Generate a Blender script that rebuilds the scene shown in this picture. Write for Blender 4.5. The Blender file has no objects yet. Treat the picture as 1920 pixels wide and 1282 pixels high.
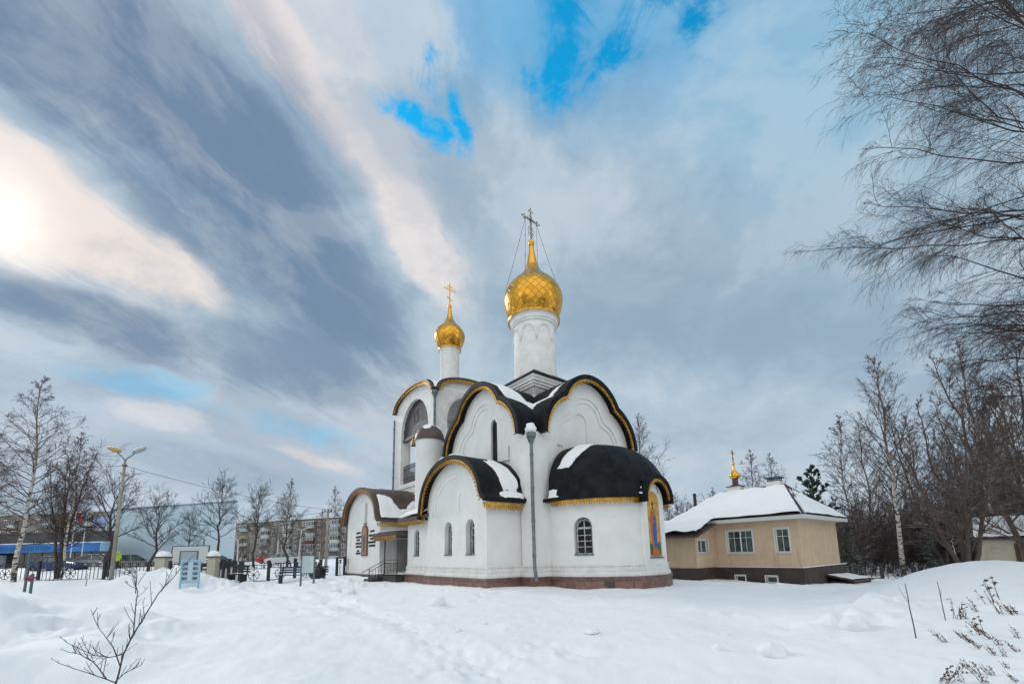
import bpy, bmesh, math, random
import numpy as np
from mathutils import Vector, Matrix, noise
from mathutils.geometry import tessellate_polygon
sc = bpy.context.scene
COL = sc.collection
RAD = math.radians
# ------------------------------------------------------------------ camera (wide lens with a rising shift)
FPX, PIT, ROL, PCX, PCY, EYE = 794.0, RAD(8.66), RAD(1.23), 960.0, 917.0, 1.75
_f = np.array([0, math.cos(PIT), math.sin(PIT)]); _u0 = np.array([0, -math.sin(PIT), math.cos(PIT)]); _r0 = np.array([1.0, 0, 0])
_r = math.cos(ROL)*_r0 - math.sin(ROL)*_u0
_u = math.cos(ROL)*_u0 + math.sin(ROL)*_r0
cam = bpy.data.objects.new("camera", bpy.data.cameras.new("camera"))
COL.objects.link(cam)
cam.matrix_world = Matrix(((_r[0], _u[0], -_f[0], 0), (_r[1], _u[1], -_f[1], 0), (_r[2], _u[2], -_f[2], EYE), (0, 0, 0, 1)))
cam.data.sensor_width = 36; cam.data.lens = FPX/1920*36
cam.data.shift_y = (PCY-641)/1920; cam.data.shift_x = 0
cam.data.clip_start = 0.1; cam.data.clip_end = 3000
sc.camera = cam
def ray(px, py): return _f + _r*(px-PCX)/FPX + _u*(PCY-py)/FPX
def at(px, py, Y):
    d = ray(px, py); return np.array([0, 0, EYE]) + d*(Y/d[1])
def atz(px, py, Z):
    d = ray(px, py); return np.array([0, 0, EYE]) + d*((Z-EYE)/d[2])
# ------------------------------------------------------------------ sun and exposure
SUN_AZ, SUN_EL = RAD(-49), RAD(24)
sd = Vector((math.sin(SUN_AZ)*math.cos(SUN_EL), math.cos(SUN_AZ)*math.cos(SUN_EL), math.sin(SUN_EL)))
sl = bpy.data.lights.new("sun", 'SUN'); sl.energy = 1.1; sl.angle = RAD(16); sl.color = (1, 0.93, 0.84)
so = bpy.data.objects.new("sun", sl); COL.objects.link(so); so.rotation_euler = (-sd).to_track_quat('-Z', 'Y').to_euler()
sc.view_settings.view_transform = 'Standard'; sc.view_settings.look = 'None'
sc.view_settings.exposure = 0.0; sc.view_settings.gamma = 1.0
sc.view_settings.use_curve_mapping = False
# ------------------------------------------------------------------ world: a clear sky seen through gaps in a procedural cloud deck
def lin(r, g, b):
    f = lambda c: (c/255/12.92) if c/255 <= 0.04045 else ((c/255+0.055)/1.055)**2.4
    return (f(r), f(g), f(b), 1.0)
class NT:
    def __init__(s, t): s.t = t; s.n = t.nodes; s.l = t.links
    def add(s, ty, **k):
        n = s.n.new(ty)
        for a, b in k.items(): setattr(n, a, b)
        return n
    def put(s, sock, v):
        if hasattr(v, 'is_output'): s.l.new(v, sock)
        elif v is not None: sock.default_value = v
    def math(s, op, a, b=None, c=None, clamp=False):
        n = s.add('ShaderNodeMath', operation=op, use_clamp=clamp)
        for i, v in enumerate((a, b, c)): s.put(n.inputs[i], v)
        return n.outputs[0]
    def vmath(s, op, a, b=None, scale=None):
        n = s.add('ShaderNodeVectorMath', operation=op); s.put(n.inputs[0], a); s.put(n.inputs[1], b)
        if scale is not None: s.put(n.inputs['Scale'], scale)
        return n.outputs['Value'] if op in ('DOT_PRODUCT', 'LENGTH') else n.outputs[0]
    def mix(s, fac, a, b, bt='MIX'):
        n = s.add('ShaderNodeMix', data_type='RGBA', blend_type=bt); s.put(n.inputs[0], fac); s.put(n.inputs[6], a); s.put(n.inputs[7], b); return n.outputs[2]
    def noise(s, vec, scale, detail=4, rough=0.55, dist=0.0, col=False):
        n = s.add('ShaderNodeTexNoise'); s.put(n.inputs['Vector'], vec); n.inputs['Scale'].default_value = scale
        n.inputs['Detail'].default_value = detail; n.inputs['Roughness'].default_value = rough; n.inputs['Distortion'].default_value = dist
        return n.outputs['Color' if col else 'Fac']
    def ramp(s, fac, stops):
        n = s.add('ShaderNodeValToRGB'); s.put(n.inputs[0], fac); e = n.color_ramp.elements
        while len(e) < len(stops): e.new(0.5)
        for k, (p, c) in enumerate(stops): e[k].position = p; e[k].color = c if len(c) == 4 else (*c, 1)
        return n.outputs[0]
    def rng(s, v, a, b, c=0.0, d=1.0, smooth=True):
        n = s.add('ShaderNodeMapRange', interpolation_type='SMOOTHSTEP' if smooth else 'LINEAR'); s.put(n.inputs[0], v)
        for i, x in enumerate((a, b, c, d)): n.inputs[i+1].default_value = x
        return n.outputs[0]
world = bpy.data.worlds.new("World"); sc.world = world; world.use_nodes = True
def build_world():
    t = NT(world.node_tree); t.n.clear()
    out = t.add('ShaderNodeOutputWorld'); bg = t.add('ShaderNodeBackground'); bg.inputs[1].default_value = 0.1
    t.l.new(bg.outputs[0], out.inputs[0])
    sky = t.add('ShaderNodeTexSky', sky_type='NISHITA', sun_disc=False, sun_elevation=SUN_EL, sun_rotation=SUN_AZ)
    sky.air_density = 1.0; sky.dust_density = 0.3; sky.ozone_density = 3.0
    d0 = t.add('ShaderNodeTexCoord').outputs['Generated']
    # the wind stretches the deck: noise is read in a rotated, squeezed frame
    mp = t.add('ShaderNodeMapping'); t.l.new(d0, mp.inputs[0]); mp.inputs['Rotation'].default_value = (0.35, RAD(38), RAD(-20)); mp.inputs['Scale'].default_value = (0.55, 1.0, 1.7)
    wv = t.vmath('SUBTRACT', t.noise(mp.outputs[0], 2.6, 5, 0.55, col=True), (0.5, 0.5, 0.5))
    wf = t.vmath('SUBTRACT', t.noise(mp.outputs[0], 9.0, 4, 0.6, col=True), (0.5, 0.5, 0.5))
    d = t.vmath('ADD', d0, t.vmath('ADD', t.vmath('SCALE', wv, scale=0.22), t.vmath('SCALE', wf, scale=0.13)))
    dsoft = t.vmath('ADD', d0, t.vmath('ADD', t.vmath('SCALE', wv, scale=0.09), t.vmath('SCALE', wf, scale=0.05)))
    def blob(px, py, ang, s1, s2, src=d, hard=False, lo=0.25, hi=0.6):
        c = ray(px, py); L = np.linalg.norm(c); c = c/L
        e = []
        for a, s in ((ang, s1), (ang+90, s2)):
            q = ray(px+math.cos(RAD(a)), py+math.sin(RAD(a))); q = q/np.linalg.norm(q); v = q-c; v -= c*(v@c); k = np.linalg.norm(v); e.append(v/k/(k*s))
        a1 = t.vmath('DOT_PRODUCT', src, tuple(e[0])); a1 = t.math('SUBTRACT', a1, float(0)); b1 = t.vmath('DOT_PRODUCT', src, tuple(e[1]))
        q = t.math('ADD', t.math('MULTIPLY', a1, a1), t.math('MULTIPLY', b1, b1))
        g = t.math('EXPONENT', t.math('MULTIPLY', q, -1.0))
        g = t.math('MULTIPLY', g, t.rng(t.vmath('DOT_PRODUCT', d0, tuple(c)), 0.0, 0.3))
        return t.rng(g, lo, hi) if hard else g
    def gain(m, k): return t.math('MULTIPLY', m, k, clamp=True)
    # deck seen in plan: streets of cloud run towards a point a little right of ahead
    sp = t.add('ShaderNodeSeparateXYZ'); t.l.new(t.vmath('ADD', d0, t.vmath('SCALE', wf, scale=0.05)), sp.inputs[0])
    iz = t.math('DIVIDE', 1.0, t.math('ADD', t.math('MAXIMUM', sp.outputs[2], 0.0), 0.16)); a0 = RAD(12)
    q1 = t.math('MULTIPLY', iz, t.math('ADD', t.math('MULTIPLY', sp.outputs[0], math.sin(a0)), t.math('MULTIPLY', sp.outputs[1], math.cos(a0))))
    q2 = t.math('MULTIPLY', iz, t.math('SUBTRACT', t.math('MULTIPLY', sp.outputs[0], math.cos(a0)), t.math('MULTIPLY', sp.outputs[1], math.sin(a0))))
    cq = t.add('ShaderNodeCombineXYZ'); t.l.new(t.math('MULTIPLY', q1, 0.30), cq.inputs[0]); t.l.new(q2, cq.inputs[1])
    n1 = t.noise(cq.outputs[0], 1.7, 9, 0.60, 0.4); n3 = t.noise(cq.outputs[0], 5.5, 8, 0.62, 0.5)
    mq = t.add('ShaderNodeMapping'); t.l.new(d0, mq.inputs[0]); mq.inputs['Scale'].default_value = (1.0, 1.0, 1.5)
    n2 = t.noise(mq.outputs[0], 4.2, 10, 0.60, 0.3)
    ragged = t.math('ADD', t.math('MULTIPLY', t.math('SUBTRACT', n1, 0.5), 4.5), t.math('MULTIPLY', t.math('SUBTRACT', n3, 0.5), 2.6))
    puffs = t.math('ADD', t.math('MULTIPLY', t.math('SUBTRACT', n2, 0.5), 5.0), t.math('MULTIPLY', t.math('SUBTRACT', n3, 0.5), 0.8))
    c = t.mix(t.rng(n2, 0.36, 0.64), lin(158, 184, 204), lin(188, 206, 219))
    for b in BLOBS:
        kind, col, amt = b[0], lin(*b[1]), b[2]
        if kind == 's': m = gain(blob(*b[3:8], src=dsoft), amt)
        else:
            bl = blob(*b[3:8], src=dsoft); g = t.math('ADD', bl, t.math('MULTIPLY', t.math('MULTIPLY', ragged if kind == 'd' else puffs, 0.46), t.rng(bl, 0.02, 0.35))); m = t.math('MULTIPLY', t.rng(g, 0.12, 0.72), min(1.0, amt))
        c = t.mix(m, c, col)
    # relief of the deck: paler and darker folds, strongest towards the sun
    near = blob(330, 380, 45, 620, 480, src=d0)
    k = t.math('MULTIPLY', near, 0.24)
    c = t.mix(t.math('MULTIPLY', t.rng(ragged, 0.0, 0.75), k), c, lin(240, 232, 230)); c = t.mix(t.math('MULTIPLY', t.rng(ragged, 0.0, -0.75), k), c, lin(98, 124, 154))
    c = t.mix(t.rng(puffs, 0.0, 0.65, 0, 0.18), c, lin(222, 228, 232)); c = t.mix(t.rng(puffs, 0.0, -0.65, 0, 0.19), c, lin(122, 148, 171))
    # glow of the veiled sun
    g = blob(20, 405, 35, 95, 60, src=dsoft); c = t.mix(gain(g, 1.0), c, (1.25, 1.2, 1.1, 1))
    # brightness added to the unseen deck behind the viewer and overhead, lighting the walls
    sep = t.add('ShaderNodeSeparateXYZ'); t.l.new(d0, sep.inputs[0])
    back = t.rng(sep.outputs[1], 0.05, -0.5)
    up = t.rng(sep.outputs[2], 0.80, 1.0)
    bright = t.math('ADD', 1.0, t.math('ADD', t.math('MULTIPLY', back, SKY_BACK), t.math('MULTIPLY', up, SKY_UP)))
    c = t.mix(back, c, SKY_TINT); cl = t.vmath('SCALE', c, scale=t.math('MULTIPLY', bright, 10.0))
    # gaps that let the blue through
    gaps = None
    for (px, py, ang, s1, s2, kk) in GAPS:
        m = t.math('MULTIPLY', blob(px, py, ang, s1, s2, src=dsoft), kk)
        gaps = m if gaps is None else t.math('MAXIMUM', gaps, m)
    gn = t.math('MULTIPLY', t.math('SUBTRACT', t.noise(d0, 11.0, 9, 0.66, 0.5), 0.5), 7.0)
    gm = t.rng(t.math('MULTIPLY', gaps, t.math('ADD', 1.0, t.math('ADD', t.math('MULTIPLY', puffs, -1.2), gn))), 0.30, 1.55)
    clear = t.mix(1.0, sky.outputs[0], (*GAPCOL, 1), 'MULTIPLY')
    fin = t.mix(gm, cl, clear)
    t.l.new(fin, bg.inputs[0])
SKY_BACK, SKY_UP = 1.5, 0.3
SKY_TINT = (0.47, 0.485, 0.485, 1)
GAPCOL = (0.12, 2.5, 2.7)
# kind, colour, amount, px, py, angle, sigma along, sigma across  (directions in the world sky)
BLOBS = [
 ('s', (88, 172, 222), 0.85, 1080, 60, 5, 400, 200),
 ('s', (140, 188, 216), 0.8, 1500, 220, 70, 420, 260),
 ('s', (164, 184, 201), 0.8, 1150, 500, 10, 420, 170),
 ('s', (150, 174, 194), 0.8, 1330, 600, 10, 340, 120),
 ('s', (182, 198, 212), 0.8, 1250, 840, 0, 500, 100),
 ('s', (196, 206, 216), 0.7, 700, 800, 0, 260, 130),
 ('s', (194, 206, 220), 0.95, 250, 860, 0, 560, 150),
 ('p', (196, 208, 220), 0.75, 740, 80, 60, 320, 110),
 ('p', (190, 204, 216), 0.7, 960, 330, 20, 300, 90),
 ('d', (214, 216, 222), 0.6, 660, 220, 47, 460, 80),
 ('d', (238, 228, 226), 0.72, 500, 80, 42, 230, 44),
 ('p', (236, 229, 227), 0.6, 700, 300, 54, 170, 38),
 ('d', (236, 230, 228), 0.75, 800, 460, 50, 130, 50),
 ('d', (116, 140, 168), 0.97, 60, 60, 30, 360, 140),
 ('d', (112, 137, 166), 0.97, 410, 275, 46, 400, 155),
 ('d', (114, 140, 168), 0.95, 570, 530, 56, 270, 130),
 ('d', (128, 152, 176), 0.92, 600, 700, 10, 210, 75),
 ('d', (122, 146, 172), 0.92, 150, 590, 15, 280, 48),
 ('d', (246, 234, 228), 0.95, 80, 380, 36, 240, 88),
 ('d', (240, 230, 224), 0.9, 290, 500, 32, 170, 60),
 ('p', (140, 196, 230), 0.85, 265, 712, 0, 130, 32),
 ('p', (146, 198, 228), 0.8, 520, 798, 15, 170, 28),
 ('p', (164, 184, 202), 0.85, 420, 875, 12, 240, 50),
 ('p', (224, 224, 228), 0.7, 330, 775, 10, 130, 20),
 ('p', (232, 224, 222), 0.7, 560, 845, 22, 110, 18),
]
GAPS = [(1050, 100, 95, 150, 65, 1.0), (1190, 40, -35, 160, 60, 1.0), (800, 232, 12, 90, 30, .92), (872, 250, 60, 65, 20, .92), (985, 150, 10, 170, 50, 0.75), (800, 140, 80, 90, 36, 0.8), (1300, 30, 60, 120, 70, 0.85)]
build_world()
# ------------------------------------------------------------------ mesh helpers
class MB:
    def __init__(s): s.v = []; s.f = []; s.uv = {}
    def face(s, idx, uv=None):
        if uv: s.uv[len(s.f)] = uv
        s.f.append(tuple(idx))
    def pts(s, P):
        b = len(s.v); s.v.extend([tuple(map(float, p)) for p in P]); return b
    def box(s, x0, x1, y0, y1, z0, z1, M=None):
        P = [(x0, y0, z0), (x1, y0, z0), (x1, y1, z0), (x0, y1, z0), (x0, y0, z1), (x1, y0, z1), (x1, y1, z1), (x0, y1, z1)]
        if M: P = [M(*p) for p in P]
        b = s.pts(P)
        for f in ((0, 3, 2, 1), (4, 5, 6, 7), (0, 1, 5, 4), (1, 2, 6, 5), (2, 3, 7, 6), (3, 0, 4, 7)): s.face([b+i for i in f])
        return s
    def bar(s, p, q, w, h=None):
        """square bar from p to q"""
        h = h or w; p = Vector(p); q = Vector(q); d = (q-p).normalized(); r = d.cross(Vector((0, 0, 1)))
        if r.length < 1e-3: r = Vector((1, 0, 0))
        r.normalize(); n = r.cross(d); P = []
        for c in (p, q):
            for a, b in ((-1, -1), (1, -1), (1, 1), (-1, 1)): P.append(c+r*a*w/2+n*b*h/2)
        b = s.pts(P)
        for f in ((0, 3, 2, 1), (4, 5, 6, 7), (0, 1, 5, 4), (1, 2, 6, 5), (2, 3, 7, 6), (3, 0, 4, 7)): s.face([b+i for i in f])
        return s
    def tube(s, path, rad, n=8, closed=False, cap=True):
        path = [Vector(p) for p in path]; m = len(path); rad = rad if hasattr(rad, '__len__') else [rad]*m
        b = len(s.v); ref = None
        for i, p in enumerate(path):
            a = path[(i-1) % m] if (closed or i > 0) else p; c = path[(i+1) % m] if (closed or i < m-1) else p
            t = (c-a); t = t.normalized() if t.length > 1e-9 else Vector((0, 0, 1))
            if ref is None: ref = t.orthogonal().normalized()
            ref = (ref - t*ref.dot(t)); ref = ref.normalized() if ref.length > 1e-6 else t.orthogonal().normalized()
            w = t.cross(ref)
            for k in range(n):
                an = 2*math.pi*k/n; s.v.append(tuple(p+(ref*math.cos(an)+w*math.sin(an))*rad[i]))
        for i in range(m if closed else m-1):
            j = (i+1) % m
            for k in range(n): s.face((b+i*n+k, b+i*n+(k+1) % n, b+j*n+(k+1) % n, b+j*n+k))
        if cap and not closed:
            s.face([b+k for k in range(n)][::-1]); s.face([b+(m-1)*n+k for k in range(n)])
        return s
    def lathe(s, prof, n=32, c=(0, 0, 0), a0=0, a1=2*math.pi):
        full = abs(a1-a0-2*math.pi) < 1e-6; cols = n if full else n+1; b = len(s.v); L = [0]
        for (r, z), (r2, z2) in zip(prof, prof[1:]): L.append(L[-1]+math.hypot(r2-r, z2-z))
        for k in range(cols):
            an = a0+(a1-a0)*k/n
            for r, z in prof: s.v.append((c[0]+r*math.cos(an), c[1]+r*math.sin(an), c[2]+z))
        m = len(prof)
        for k in range(n):
            k2 = (k+1) % cols
            for i in range(m-1):
                s.face((b+k*m+i, b+k2*m+i, b+k2*m+i+1, b+k*m+i+1), [(k/n, L[i]), ((k+1)/n, L[i]), ((k+1)/n, L[i+1]), (k/n, L[i+1])])
        return s
    def ball(s, c, r, n=10, sq=1.0): 
        return s.lathe([(max(1e-4, r*math.sin(math.pi*i/n)), -r*sq*math.cos(math.pi*i/n)) for i in range(n+1)], n*2, c)
    def prism(s, outer, holes, d0, d1, M, caps=(True, True)):
        loops = [outer]+list(holes)
        tri = tessellate_polygon([[Vector((a, z, 0)) for a, z in lp] for lp in loops]); flat = [p for lp in loops for p in lp]
        b0 = s.pts([M(a, z, d0) for a, z in flat]); b1 = s.pts([M(a, z, d1) for a, z in flat])
        for t in tri:
            if caps[0]: s.face([b0+i for i in t])
            if caps[1]: s.face([b1+i for i in t][::-1])
        o = 0
        for lp in loops:
            k = len(lp)
            for i in range(k): j = (i+1) % k; s.face((b0+o+i, b0+o+j, b1+o+j, b1+o+i))
            o += k
        return s
    def band(s, path, o0, o1, d0, d1, M):
        """rectangular section swept along a 2-D path; o = offset along the path's left normal, d = depth"""
        N = norms(path); b = len(s.v)
        for (a, z), (na, nz) in zip(path, N):
            for o, d in ((o0, d0), (o1, d0), (o1, d1), (o0, d1)): s.v.append(tuple(M(a+na*o, z+nz*o, d)))
        m = len(path)
        for i in range(m-1):
            for k in range(4): s.face((b+i*4+k, b+i*4+(k+1) % 4, b+i*4+4+(k+1) % 4, b+i*4+4+k))
        s.face((b, b+1, b+2, b+3)); s.face([b+(m-1)*4+k for k in (3, 2, 1, 0)])
        return s
    def teeth(s, path, step, w, o0, o1, d0, d1, M, o1b=None):
        P = resample(path, step); N = norms(P)
        for i, ((a, z), (na, nz)) in enumerate(zip(P, N)):
            ta, tz = nz, -na; b = len(s.v); oo = o1 if (o1b is None or i % 2) else o1b
            for d in (d0, d1):
                for o, q in ((o0, -.5), (o0, .5), (oo, .25), (oo, -.25)): s.v.append(tuple(M(a+na*o+ta*q*w, z+nz*o+tz*q*w, d)))
            for f in ((0, 1, 2, 3), (7, 6, 5, 4), (0, 4, 5, 1), (1, 5, 6, 2), (2, 6, 7, 3), (3, 7, 4, 0)): s.face([b+x for x in f])
        return s
    def grid(s, fn, us, vs, uvf=False):
        b = len(s.v)
        for u in us:
            for v in vs: s.v.append(tuple(fn(u, v)))
        m = len(vs)
        for i in range(len(us)-1):
            for j in range(m-1): s.face((b+i*m+j, b+i*m+m+j, b+i*m+m+j+1, b+i*m+j+1))
        return s
    def build(s, name, mat, parent=None, smooth=False, loc=None, fix=True, auto=None):
        me = bpy.data.meshes.new(name); me.from_pydata(s.v, [], s.f)
        if s.uv:
            uvl = me.uv_layers.new(name="UVMap"); 
            for i, uv in s.uv.items():
                p = me.polygons[i]
                for li, q in zip(p.loop_indices, uv): uvl.data[li].uv = q
        if fix:
            bm = bmesh.new(); bm.from_mesh(me); bmesh.ops.recalc_face_normals(bm, faces=bm.faces); bm.to_mesh(me); bm.free()
        for m in (mat if isinstance(mat, (list, tuple)) else [mat]): me.materials.append(m)
        o = bpy.data.objects.new(name, me); COL.objects.link(o)
        if smooth:
            me.polygons.foreach_set('use_smooth', [True]*len(me.polygons))
            if auto: me.set_sharp_from_angle(angle=RAD(auto))
        if parent: o.parent = parent
        if loc is not None: o.location = loc
        return o
def norms(P):
    N = []; m = len(P)
    for i in range(m):
        n = [0, 0]; k = 0
        for j in (i-1, i):
            if 0 <= j < m-1:
                dx = P[j+1][0]-P[j][0]; dz = P[j+1][1]-P[j][1]; L = math.hypot(dx, dz) or 1; n[0] += -dz/L; n[1] += dx/L; k += 1
        L = math.hypot(*n) or 1; mit = min(1.6, 1/max(0.3, L/k)); N.append((n[0]/L*mit, n[1]/L*mit))
    return N
def resample(P, step):
    D = [0]
    for p, q in zip(P, P[1:]): D.append(D[-1]+math.dist(p, q))
    n = max(2, int(D[-1]/step)); out = []
    A = np.array(P, float); xs = np.linspace(0, D[-1], n+1)
    return [tuple(np.interp(x, D, A[:, k]) for k in range(A.shape[1])) for x in xs]
def arc(cx, cz, r, a0, a1, n=16, rz=None):
    rz = rz or r; return [(cx+r*math.cos(RAD(a0+(a1-a0)*i/n)), cz+rz*math.sin(RAD(a0+(a1-a0)*i/n))) for i in range(n+1)]
def archpts(c, w, z0, zs, zc, n=14):
    """closed outline of an arched opening, counter-clockwise"""
    return [(c-w/2, z0), (c+w/2, z0)] + arc(c, zs, w/2, 0, 180, n, zc-zs)
def empty(name, loc=(0, 0, 0), rz=0, label=None, cat=None, group=None):
    o = bpy.data.objects.new(name, None); COL.objects.link(o); o.location = loc; o.rotation_euler = (0, 0, rz); o.empty_display_size = 0.3
    return tag(o, label, cat, group)
def tag(o, label=None, cat=None, group=None, kind=None):
    for k, v in (('label', label), ('category', cat), ('group', group), ('kind', kind)):
        if v: o[k] = v
    return o
def copy_tree(o, parent=None):
    c = o.copy(); COL.objects.link(c); c.parent = parent
    for ch in o.children: copy_tree(ch, c)
    return c
def fbm(x, y, z=0.0, o=3, s=1.0):
    v = 0; a = 1; 
    for i in range(o): v += a*noise.noise(Vector((x*s, y*s, z+i*7.3))); a *= .5; s *= 2.1
    return v
# ------------------------------------------------------------------ materials
MATS = {}
def mat(name, col, rough=0.7, metal=0.0, spec=None, fn=None):
    if name in MATS: return MATS[name]
    m = bpy.data.materials.new(name); m.use_nodes = True; t = NT(m.node_tree); b = t.n['Principled BSDF']
    b.inputs['Base Color'].default_value = (*col[:3], 1); b.inputs['Roughness'].default_value = rough; b.inputs['Metallic'].default_value = metal
    if spec is not None: b.inputs['Specular IOR Level'].default_value = spec
    if fn: fn(t, b)
    MATS[name] = m; return m
def bump(t, b, h, strength=0.3, dist=0.02):
    n = t.add('ShaderNodeBump'); n.inputs['Strength'].default_value = strength; n.inputs['Distance'].default_value = dist; t.put(n.inputs['Height'], h); t.l.new(n.outputs[0], b.inputs['Normal']); return n
def oco(t): return t.add('ShaderNodeTexCoord').outputs['Object']
def varied(c1, c2, scale, amt=(0.35, 0.65), bs=0.2, bd=0.01, stretch=(1, 1, 1)):
    def fn(t, b):
        mp = t.add('ShaderNodeMapping'); t.l.new(oco(t), mp.inputs[0]); mp.inputs['Scale'].default_value = stretch
        n = t.noise(mp.outputs[0], scale, 6, 0.6); t.l.new(t.mix(t.rng(n, *amt), (*c1, 1), (*c2, 1)), b.inputs['Base Color'])
        if bs: bump(t, b, n, bs, bd)
    return fn
def brickvec(t):
    o = oco(t); s = t.add('ShaderNodeSeparateXYZ'); t.l.new(o, s.inputs[0]); c = t.add('ShaderNodeCombineXYZ')
    t.l.new(t.math('ADD', s.outputs[0], s.outputs[1]), c.inputs[0]); t.l.new(s.outputs[2], c.inputs[1]); return c.outputs[0], o, s
def wallpaint(t, b):
    v, o, s = brickvec(t)
    br = t.add('ShaderNodeTexBrick'); t.l.new(v, br.inputs[0]); br.inputs['Scale'].default_value = 1.0
    br.inputs['Brick Width'].default_value = 0.26; br.inputs['Row Height'].default_value = 0.085; br.inputs['Mortar Size'].default_value = 0.008; br.inputs['Mortar Smooth'].default_value = 0.6
    n = t.noise(o, 1.1, 5, 0.6); n2 = t.noise(o, 14, 4, 0.6)
    mp = t.add('ShaderNodeMapping'); t.l.new(o, mp.inputs[0]); mp.inputs['Scale'].default_value = (2.2, 2.2, 0.18); n3 = t.noise(mp.outputs[0], 2.0, 5, 0.65)
    c = t.mix(t.rng(n, 0.35, 0.7), (0.82, 0.82, 0.81, 1), (0.76, 0.755, 0.735, 1)); c = t.mix(t.math('MULTIPLY', t.rng(n3, 0.58, 0.8), 0.15), c, (0.58, 0.56, 0.50, 1))
    low = t.math('MULTIPLY', t.rng(s.outputs[2], 1.5, 0.6), t.rng(n2, 0.3, 0.65)); c = t.mix(t.math('MULTIPLY', low, 0.4), c, (0.60, 0.56, 0.48, 1))
    c = t.mix(t.math('MULTIPLY', br.outputs['Fac'], 0.22), c, (0.5, 0.5, 0.5, 1))
    t.l.new(c, b.inputs['Base Color'])
    h = t.math('SUBTRACT', t.math('MULTIPLY', n2, 0.3), br.outputs['Fac']); bump(t, b, h, 0.35, 0.012)
def tilefn(t, b):
    v, o, s = brickvec(t)
    br = t.add('ShaderNodeTexBrick'); t.l.new(v, br.inputs[0]); br.inputs['Scale'].default_value = 1.0; br.offset = 0.5
    br.inputs['Brick Width'].default_value = 0.26; br.inputs['Row Height'].default_value = 0.42; br.inputs['Mortar Size'].default_value = 0.012
    br.inputs['Color1'].default_value = (0.17, 0.085, 0.07, 1); br.inputs['Color2'].default_value = (0.23, 0.12, 0.105, 1); br.inputs['Mortar'].default_value = (0.07, 0.05, 0.045, 1)
    n = t.noise(o, 3, 5, 0.65); c = t.mix(t.rng(n, 0.5, 0.75), br.outputs['Color'], (0.30, 0.20, 0.18, 1)); t.l.new(c, b.inputs['Base Color'])
    bump(t, b, t.math('MULTIPLY', br.outputs['Fac'], -1.0), 0.5, 0.015)
def goldtiles(N, M):
    def fn(t, b):
        uv = t.add('ShaderNodeUVMap'); s = t.add('ShaderNodeSeparateXYZ'); t.l.new(uv.outputs[0], s.inputs[0])
        a = t.math('MULTIPLY', s.outputs[0], N); c = t.math('MULTIPLY', s.outputs[1], M)
        p = t.math('ADD', a, c); q = t.math('SUBTRACT', a, c)
        ln = lambda x: t.math('ABSOLUTE', t.math('SUBTRACT', t.math('FRACT', x), 0.5))
        edge = t.math('MAXIMUM', ln(p), ln(q)); line = t.rng(edge, 0.455, 0.485)
        cb = t.add('ShaderNodeCombineXYZ'); t.l.new(t.math('FLOOR', p), cb.inputs[0]); t.l.new(t.math('FLOOR', q), cb.inputs[1])
        w = t.add('ShaderNodeTexWhiteNoise', noise_dimensions='3D'); t.l.new(cb.outputs[0], w.inputs[0])
        base = t.mix(w.outputs[0], (0.78, 0.405, 0.055, 1), (0.60, 0.285, 0.038, 1)); t.l.new(t.mix(t.math('MULTIPLY', line, 0.8), base, (0.18, 0.09, 0.02, 1)), b.inputs['Base Color'])
        t.l.new(t.rng(w.outputs[0], 0, 1, 0.20, 0.32), b.inputs['Roughness'])
        tilt = t.vmath('SCALE', t.vmath('SUBTRACT', w.outputs[1], (0.5, 0.5, 0.5)), scale=0.17)
        bm = t.add('ShaderNodeBump'); bm.inputs['Strength'].default_value = 0.5; bm.inputs['Distance'].default_value = 0.02; t.l.new(t.math('MULTIPLY', line, -1.0), bm.inputs['Height'])
        t.l.new(t.vmath('NORMALIZE', t.vmath('ADD', bm.outputs[0], tilt)), b.inputs['Normal'])
    return fn
def snowfn(fine):
    def fn(t, b):
        o = t.add('ShaderNodeNewGeometry').outputs['Position']
        n = t.noise(o, 0.55, 5, 0.55); n2 = t.noise(o, 9.0 if fine else 5.0, 6, 0.6); n3 = t.noise(o, 60, 3, 0.6)
        t.l.new(t.mix(t.rng(n, 0.3, 0.7), (0.875, 0.88, 0.89, 1), (0.83, 0.845, 0.865, 1)), b.inputs['Base Color'])
        bump(t, b, t.math('ADD', n2, t.math('MULTIPLY', n3, 0.25)), 0.30, 0.05)
        b.inputs['Subsurface Weight'].default_value = 0.0
    return fn
def barkfn(c1, c2, snow):
    def fn(t, b):
        o = oco(t); n = t.noise(o, 5, 5, 0.6); c = t.mix(n, (*c1, 1), (*c2, 1))
        if snow:
            g = t.add('ShaderNodeNewGeometry'); s = t.add('ShaderNodeSeparateXYZ'); t.l.new(g.outputs['Normal'], s.inputs[0])
            m = t.math('MULTIPLY', t.rng(s.outputs[2], 0.62, 0.85), t.rng(t.noise(g.outputs['Position'], 0.9, 3), 0.50-snow*0.3, 0.62-snow*0.3)); c = t.mix(m, c, (0.8, 0.83, 0.87, 1))
        t.l.new(c, b.inputs['Base Color'])
    return fn
def birchfn(t, b):
    o = oco(t); mp = t.add('ShaderNodeMapping'); t.l.new(o, mp.inputs[0]); mp.inputs['Scale'].default_value = (2.0, 2.0, 7.0)
    n = t.noise(mp.outputs[0], 1.3, 6, 0.65); s = t.add('ShaderNodeSeparateXYZ'); t.l.new(o, s.inputs[0])
    dark = t.rng(t.math('ADD', n, t.rng(s.outputs[2], 2.5, 0.0, 0.0, 0.12)), 0.50, 0.60)
    c = t.mix(dark, (0.55, 0.52, 0.47, 1), (0.045, 0.036, 0.03, 1)); c = t.mix(t.rng(s.outputs[2], 6, 12), c, (0.17, 0.12, 0.095, 1)); t.l.new(c, b.inputs['Base Color'])
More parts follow.
